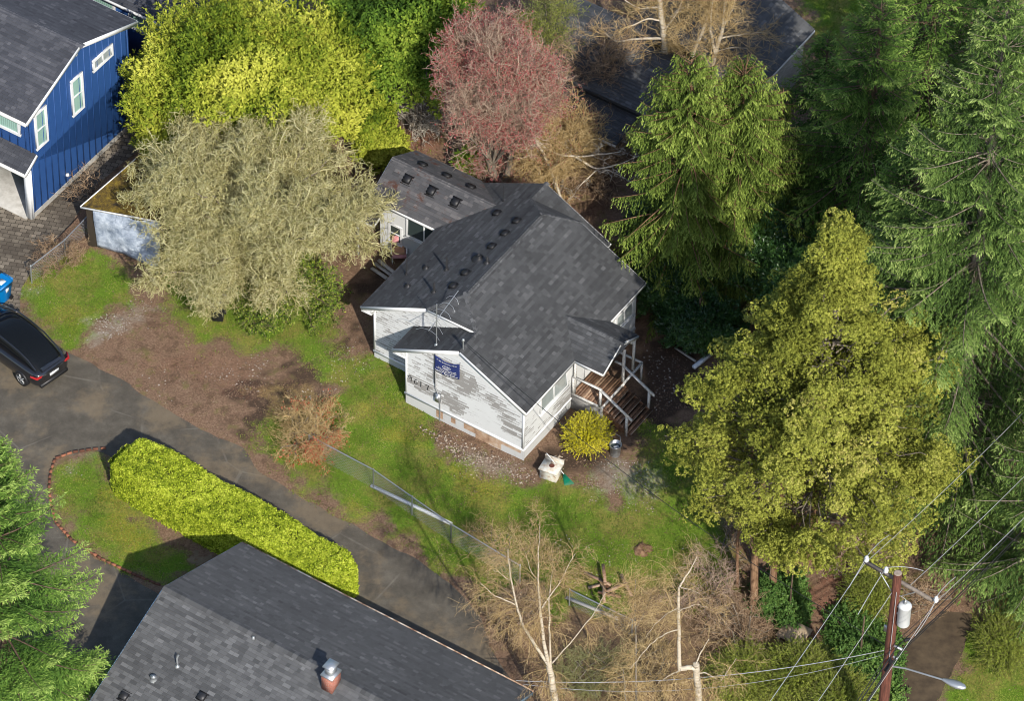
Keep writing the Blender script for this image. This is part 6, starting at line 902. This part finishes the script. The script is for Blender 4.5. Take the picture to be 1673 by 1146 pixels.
# antenna and banner on the house
c6b = lambda x, y: (600 + x / 4.093, 480 + y / 4.093)
Pm, n_ = on_slope(*c6b(463, 345), 2 * UW - OU, HE, 1, MP); P0 = G(*Pm); AN = thing('tv_antenna', 'television antenna on a thin mast on the small left gable roof', 'antenna', P0, AL)
m = MB(); m.tube([(0, 0, -.02), (0, 0, 2.25)], .022, 8); m.lathe((0, 0, 0), [(.10, -.06), (.09, .02), (.03, .08)], 10); m.build('mast', M['galv'], AN); m = MB(); m.tube([(0, -.55, 1.25), (0, 1.5, 1.75)], .016, 6); m.build('boom', M['galv'], AN)
for k, (s, L) in enumerate([(-.5, .55), (-.2, .5), (.15, .48), (.5, .42), (.85, .36), (1.2, .3)]):
    y = s; z = 1.25 + (s + .55) * .244; m = MB(); m.tube([(-L, y - .12, z - .18), (-L * .6, y - .05, z - .03), (0, y, z), (L * .6, y - .05, z - .03), (L, y - .12, z - .18)], .008, 5); m.build('element', M['galv'], AN)
for a, b in [((.5, .6, -.3), (0, 0, 1.4)), ((-.7, .1, -.35), (0, 0, 1.4))]: m = MB(); m.tube([a, b], .006, 4); m.build('guy_wire', M['dark_metal'], AN)
t = NT('navy_banner'); M['navy'] = t.fin(t.mix(t.noise(4, 3), (.012, .022, .11), (.02, .035, .16)), .6)
BN = thing('banner', 'navy banner with rows of white lettering hung on the gable wall', 'banner', G(-3.5, -.1, 3.2), AL); o = cloth('cloth', [(-.6, 0, .43), (.56, 0, .54), (.57, 0, -.28), (-.6, 0, -.40)], M['navy'], BN, 20, 12, .035, .16, 4, .004)
m = MB(); bsag = lambda x, v: .16 * 4 * ((x + .6) / 1.16) * (1 - (x + .6) / 1.16) * (1 - v * .3)
def bpt(u, v): x = -.6 + 1.16 * u; zt = .43 + .11 * u; zb = -.40 + .12 * u; return np.array([x, -.045, zt * (1 - v) + zb * v - .16 * 4 * u * (1 - u) * (1 - v * .3)])
for v, u0, u1, hgt in [(.12, .12, .92, .05), (.58, .18, .88, .045), (.68, .1, .9, .05), (.78, .2, .85, .04), (.89, .05, .35, .06), (.89, .42, .95, .06)]:
    u = u0
    while u < u1:
        w_ = random.uniform(.012, .03); p = bpt(u, v); h = hgt * random.uniform(.6, 1); kind = random.random()
        m.bar(p, p + [0, 0, h], .010, .006, (0, 1, 0))
        if kind > .3: m.bar(p + [0, 0, h], p + [w_ * 1.1, 0, h], .006, .010, (0, 0, 1))
        if kind > .6: m.bar(p + [w_ * 1.1, 0, 0], p + [w_ * 1.1, 0, h], .010, .006, (0, 1, 0))
        u += w_ + .012
m.tube([bpt(.5 + .16 * math.cos(a), .36 + .11 * math.sin(a)) for a in np.linspace(0, 6.28, 20)], .008, 4); m.tube([bpt(.5 + .08 * math.cos(a), .36 + .05 * math.sin(a)) for a in np.linspace(0, 6.28, 14)], .007, 4); m.build('lettering', M['trim'], BN)
m = MB(); m.tube([(-.6, .02, .45), (-.6, .02, -1.2)], .02, 6); m.tube([(.56, .0, .54), (.56, .06, .60)], .008, 4); m.build('pole', M['dark_metal'], BN)
# utility pole
ZP = 11.0; PB_ = at(1467, 937, ZP) * [1, 1, 0]; UP_ = thing('utility_pole', 'tall red brown utility pole with crossarm and street lamp at the lower right', 'utility pole', PB_); pl = lambda x, y, z: at(x, y, z) - PB_
t = NT('red_pole_wood'); v_ = t.coord('Object', (4, 4, .3)); n_ = t.noise(5, 5, .7, v_); t.bump(n_, .5, .02); M['polewood'] = t.fin(t.ramp(n_, [(.3, S(62, 36, 28)), (.55, S(98, 56, 44)), (.75, S(132, 86, 68))]), .85)
m = MB(); m.tube([(0, 0, -.2), (0, 0, 5.5), (0, 0, ZP)], [.22, .19, .155], 16); m.build('pole', M['polewood'], UP_, smooth=True)
m = MB(); m.tube([(0, 0, ZP + .004), (0, 0, ZP + .02)], [.15, .12], 12); m.build('pole_top', M['deck_light'], UP_)
ca, cb_ = pl(1411, 917, 10.45), pl(1524, 982, 10.45); m = MB(); off_ = -D1 * .2; m.bar(ca + off_ * 0, cb_ + off_ * 0, .10, .13); m.build('crossarm', m_var('brown_grey_arm', [(.10, .085, .07), (.24, .2, .17)], .85, 8, .7), UP_)
m = MB(); m.bar(ca * .45 + cb_ * 0 + [0, 0, 10.42 * .55 - 0], np.array([0, 0, 9.7]), .03, .03) if False else m.tube([ca * .5 + np.array([0, 0, 10.4]) * .5, (0, 0, 9.7)], .018, 5); m.tube([cb_ * .5 + np.array([0, 0, 10.4]) * .5, (0, 0, 9.7)], .018, 5); m.build('brace', M['galv'], UP_)
ins = []
for x, y in [(1415.4, 918), (1447.4, 936), (1529, 984)]:
    p = pl(x, y, 10.53); m = MB(); m.lathe(p, [(.03, -.05), (.05, 0), (.09, .05), (.05, .09), (.10, .14), (.05, .19), (.07, .24), (0, .30)], 12); m.build('insulator', M['trim'], UP_, smooth=True); ins.append(p + PB_)
tx = D2 * .42 + np.array([0, 0, 8.55]); m = MB(); m.lathe(tx, [(0, 0), (.22, 0), (.235, .04), (.235, .95), (.25, .97), (.2, 1.05), (0, 1.08)], 20); tr = m.build('transformer', M['grey_metal'] if False else m_plain('pale_grey_enamel', (.55, .57, .58), .4), UP_, smooth=True); m = MB(); m.lathe(tx + [0, 0, 1.06], [(.05, 0), (.07, .06), (.04, .1), (.06, .16), (0, .2)], 10); m.build('bushing', M['galv'], tr); m = MB(); m.bar((0, 0, 9.0), tx * [.6, .6, 0] + [0, 0, 9.0], .12, .08); m.bar((0, 0, 9.35), tx * [.6, .6, 0] + [0, 0, 9.35], .12, .08); m.build('bracket', M['galv'], tr)
la = np.array([0, 0, 6.0]); lb_ = pl(1545, 1113, 6.35); m = MB(); m.tube([la, la * .7 + lb_ * .3 + [0, 0, .1], lb_], .035, 8); m.build('lamp_arm', M['galv'], UP_); hd = nrm(lb_ * [1, 1, 0]); m = MB(); sdv = np.array([-hd[1], hd[0], 0]); secs = []
for s, w_, h in [(-.12, .05, .05), (0, .09, .07), (.25, .16, .10), (.5, .17, .11), (.7, .12, .08), (.78, .03, .03)]: secs.append([lb_ + hd * s + sdv * w_ * math.cos(a) + np.array([0, 0, h * math.sin(a)]) for a in np.linspace(0, 2 * math.pi, 12, endpoint=False)])
lofted(m, secs); lh = m.build('lamp_head', M['galv'], UP_, smooth=True); m = MB(); m.lathe(lb_ + hd * .42 - [0, 0, .08], [(.13, 0), (.11, -.05), (0, -.09)], 12); m.build('lens', M['glass_grey'], lh)
m = MB(); m.bar((0, 0, 7.2), D2 * .5 + [0, 0, 7.2], .08, .08); m.bar((0, 0, 6.6), D2 * .35 + [0, 0, 6.6], .06, .1); m.bar((0, 0, 7.9), -D2 * .3 + [0, 0, 7.9], .06, .3); m.build('cable_bracket', M['galv'], UP_)
m = MB()
for s in (-1, 1): q = D2 * .3 + D1 * s * .5; m = MB(); m.tube([q + [0, 0, 7.1], q * 1.4 + [0, 0, 7.06]], .06, 8); m.build('cable_splice', M['black_plastic'], UP_)
m = MB(); m.tube([D2 * .3 - D1 * .8 + [0, 0, 6.7], D2 * .3 - D1 * .3 + [0, 0, 6.75]], .07, 8); m.build('cable_splice', M['black_plastic'], UP_)
m = MB()
for P in ([ins[0] - PB_ + [0, 0, .25], ins[0] - PB_ + D1 * .7 + [0, 0, .35], ins[0] - PB_ + D1 * 1.6 - [0, 0, .1]], [ins[0] - PB_ + [0, 0, .25], ins[0] - PB_ - D1 * .5 + [0, 0, .0], ins[0] - PB_ - D1 * 1.2 - [0, 0, .3]], [ins[1] - PB_ + [0, 0, .25], ins[1] - PB_ + D1 * .4 + D2 * .6 + [0, 0, .4], D1 * 1.0 + D2 * .5 + [0, 0, 10.5]], [ins[1] - PB_ + [0, 0, .25], ins[1] - PB_ - D2 * .3 + [0, 0, -.6], D1 * -1.2 - D2 * .8 + [0, 0, 9.4]], [ins[2] - PB_ + [0, 0, .25], ins[2] - PB_ + D1 * .6 + [0, 0, .35], ins[2] - PB_ + D1 * 1.4 - [0, 0, .0]], [ins[2] - PB_ + [0, 0, .2], ins[2] - PB_ - D1 * .4 - [0, 0, .5], ins[2] - PB_ - D1 * 1.4 - [0, 0, .5]], [(.1, -.05, 9.9), (.45, -.3, 9.9), tx + [0, 0, 1.2]], [(0, -.2, 10.2), (.0, -.25, 8.4), (0, -.22, 6.6)]):
    P = np.array(P, float); t_ = np.linspace(0, 1, 12)[:, None]; C_ = (1 - t_) ** 2 * P[0] + 2 * t_ * (1 - t_) * P[1] + t_ * t_ * P[2]; m.tube(C_, .013, 5)
m.build('jumper_wire', M['wire'], UP_)
def wire(label, p, d, s0, mat='wire', r=.011, L=34, group='wires strung from the utility pole'):
    x = np.linspace(0, L, 24)[:, None]; P = p + d * x - np.array([0, 0, 1]) * (s0 * x - s0 / (2.0 * 30) * x * x); m = MB(); m.tube(P, r, 5); return tag(m.build('overhead_wire', M[mat]), label, 'wire', group)
dn = {'galv': 'pale', 'dark_metal': 'black'}
for i, (p, nm) in enumerate(zip(ins, ['the outer left insulator', 'the insulator just left of the pole top', 'the outer right insulator'])):
    q = p + [0, 0, -.05] if i != 1 else PB_ + D2 * .45 + np.array([0, 0, 10.5]); wire('pale wire running to the upper right from ' + nm, q + D1 * .1, D1, .28); q = p if i != 1 else PB_ - D2 * .1 + np.array([0, 0, 10.0]); wire('pale wire running to the lower left from ' + nm, q - D1 * .1, -D1, .24)
for i, (z, o_, r_) in enumerate([(7.25, .30, .022), (7.05, .42, .028), (6.75, .34, .018), (7.4, .2, .014)]):
    nm = ['the topmost bracket bolt', 'the end of the cable bracket', 'the lower cable splice', 'the pole itself'][i]; p = PB_ + D2 * o_ + np.array([0, 0, z]); wire('black cable running to the upper right from ' + nm, p, D1, .26 + .01 * i, 'dark_metal', r_ * .8); wire('black cable running to the lower left from ' + nm, p, -D1, .22 + .02 * i, 'dark_metal', r_)
def span(label, a, b, sag, r=.013, mat='dark_metal'): t_ = np.linspace(0, 1, 40)[:, None]; P = np.asarray(a) * (1 - t_) + np.asarray(b) * t_ - np.array([0, 0, 1]) * sag * 4 * t_ * (1 - t_); m = MB(); m.tube(P, r, 5); tag(m.build('service_wire', M[mat]), label, 'wire', 'wires strung from the utility pole')
span('dark service wire crossing the lawn from the utility pole to the white house', PB_ + np.array([0, 0, 7.0]), at(757, 557, 4.9), .9)
m = MB(); q = loc_of(at(757, 557, 4.9), OG, AL); m.tube([q - [0, 0, .55], q + [0, 0, .05]], .03, 8); m.lathe(q, [(.04, -.02), (.07, .0), (.05, .07), (0, .1)], 10); m.build('service_mast', M['galv'], HOUSE)
span('pale service wire running level from the utility pole to the near grey roof', PB_ + np.array([0, 0, 6.9]), G(7.3, -11.7, 2.95), .7, .014, 'wire')
span('second thin wire crossing above the driveway to the near grey roof', PB_ + np.array([0, 0, 6.7]), G(7.6, -11.7, 2.95), 1.1, .008, 'wire')
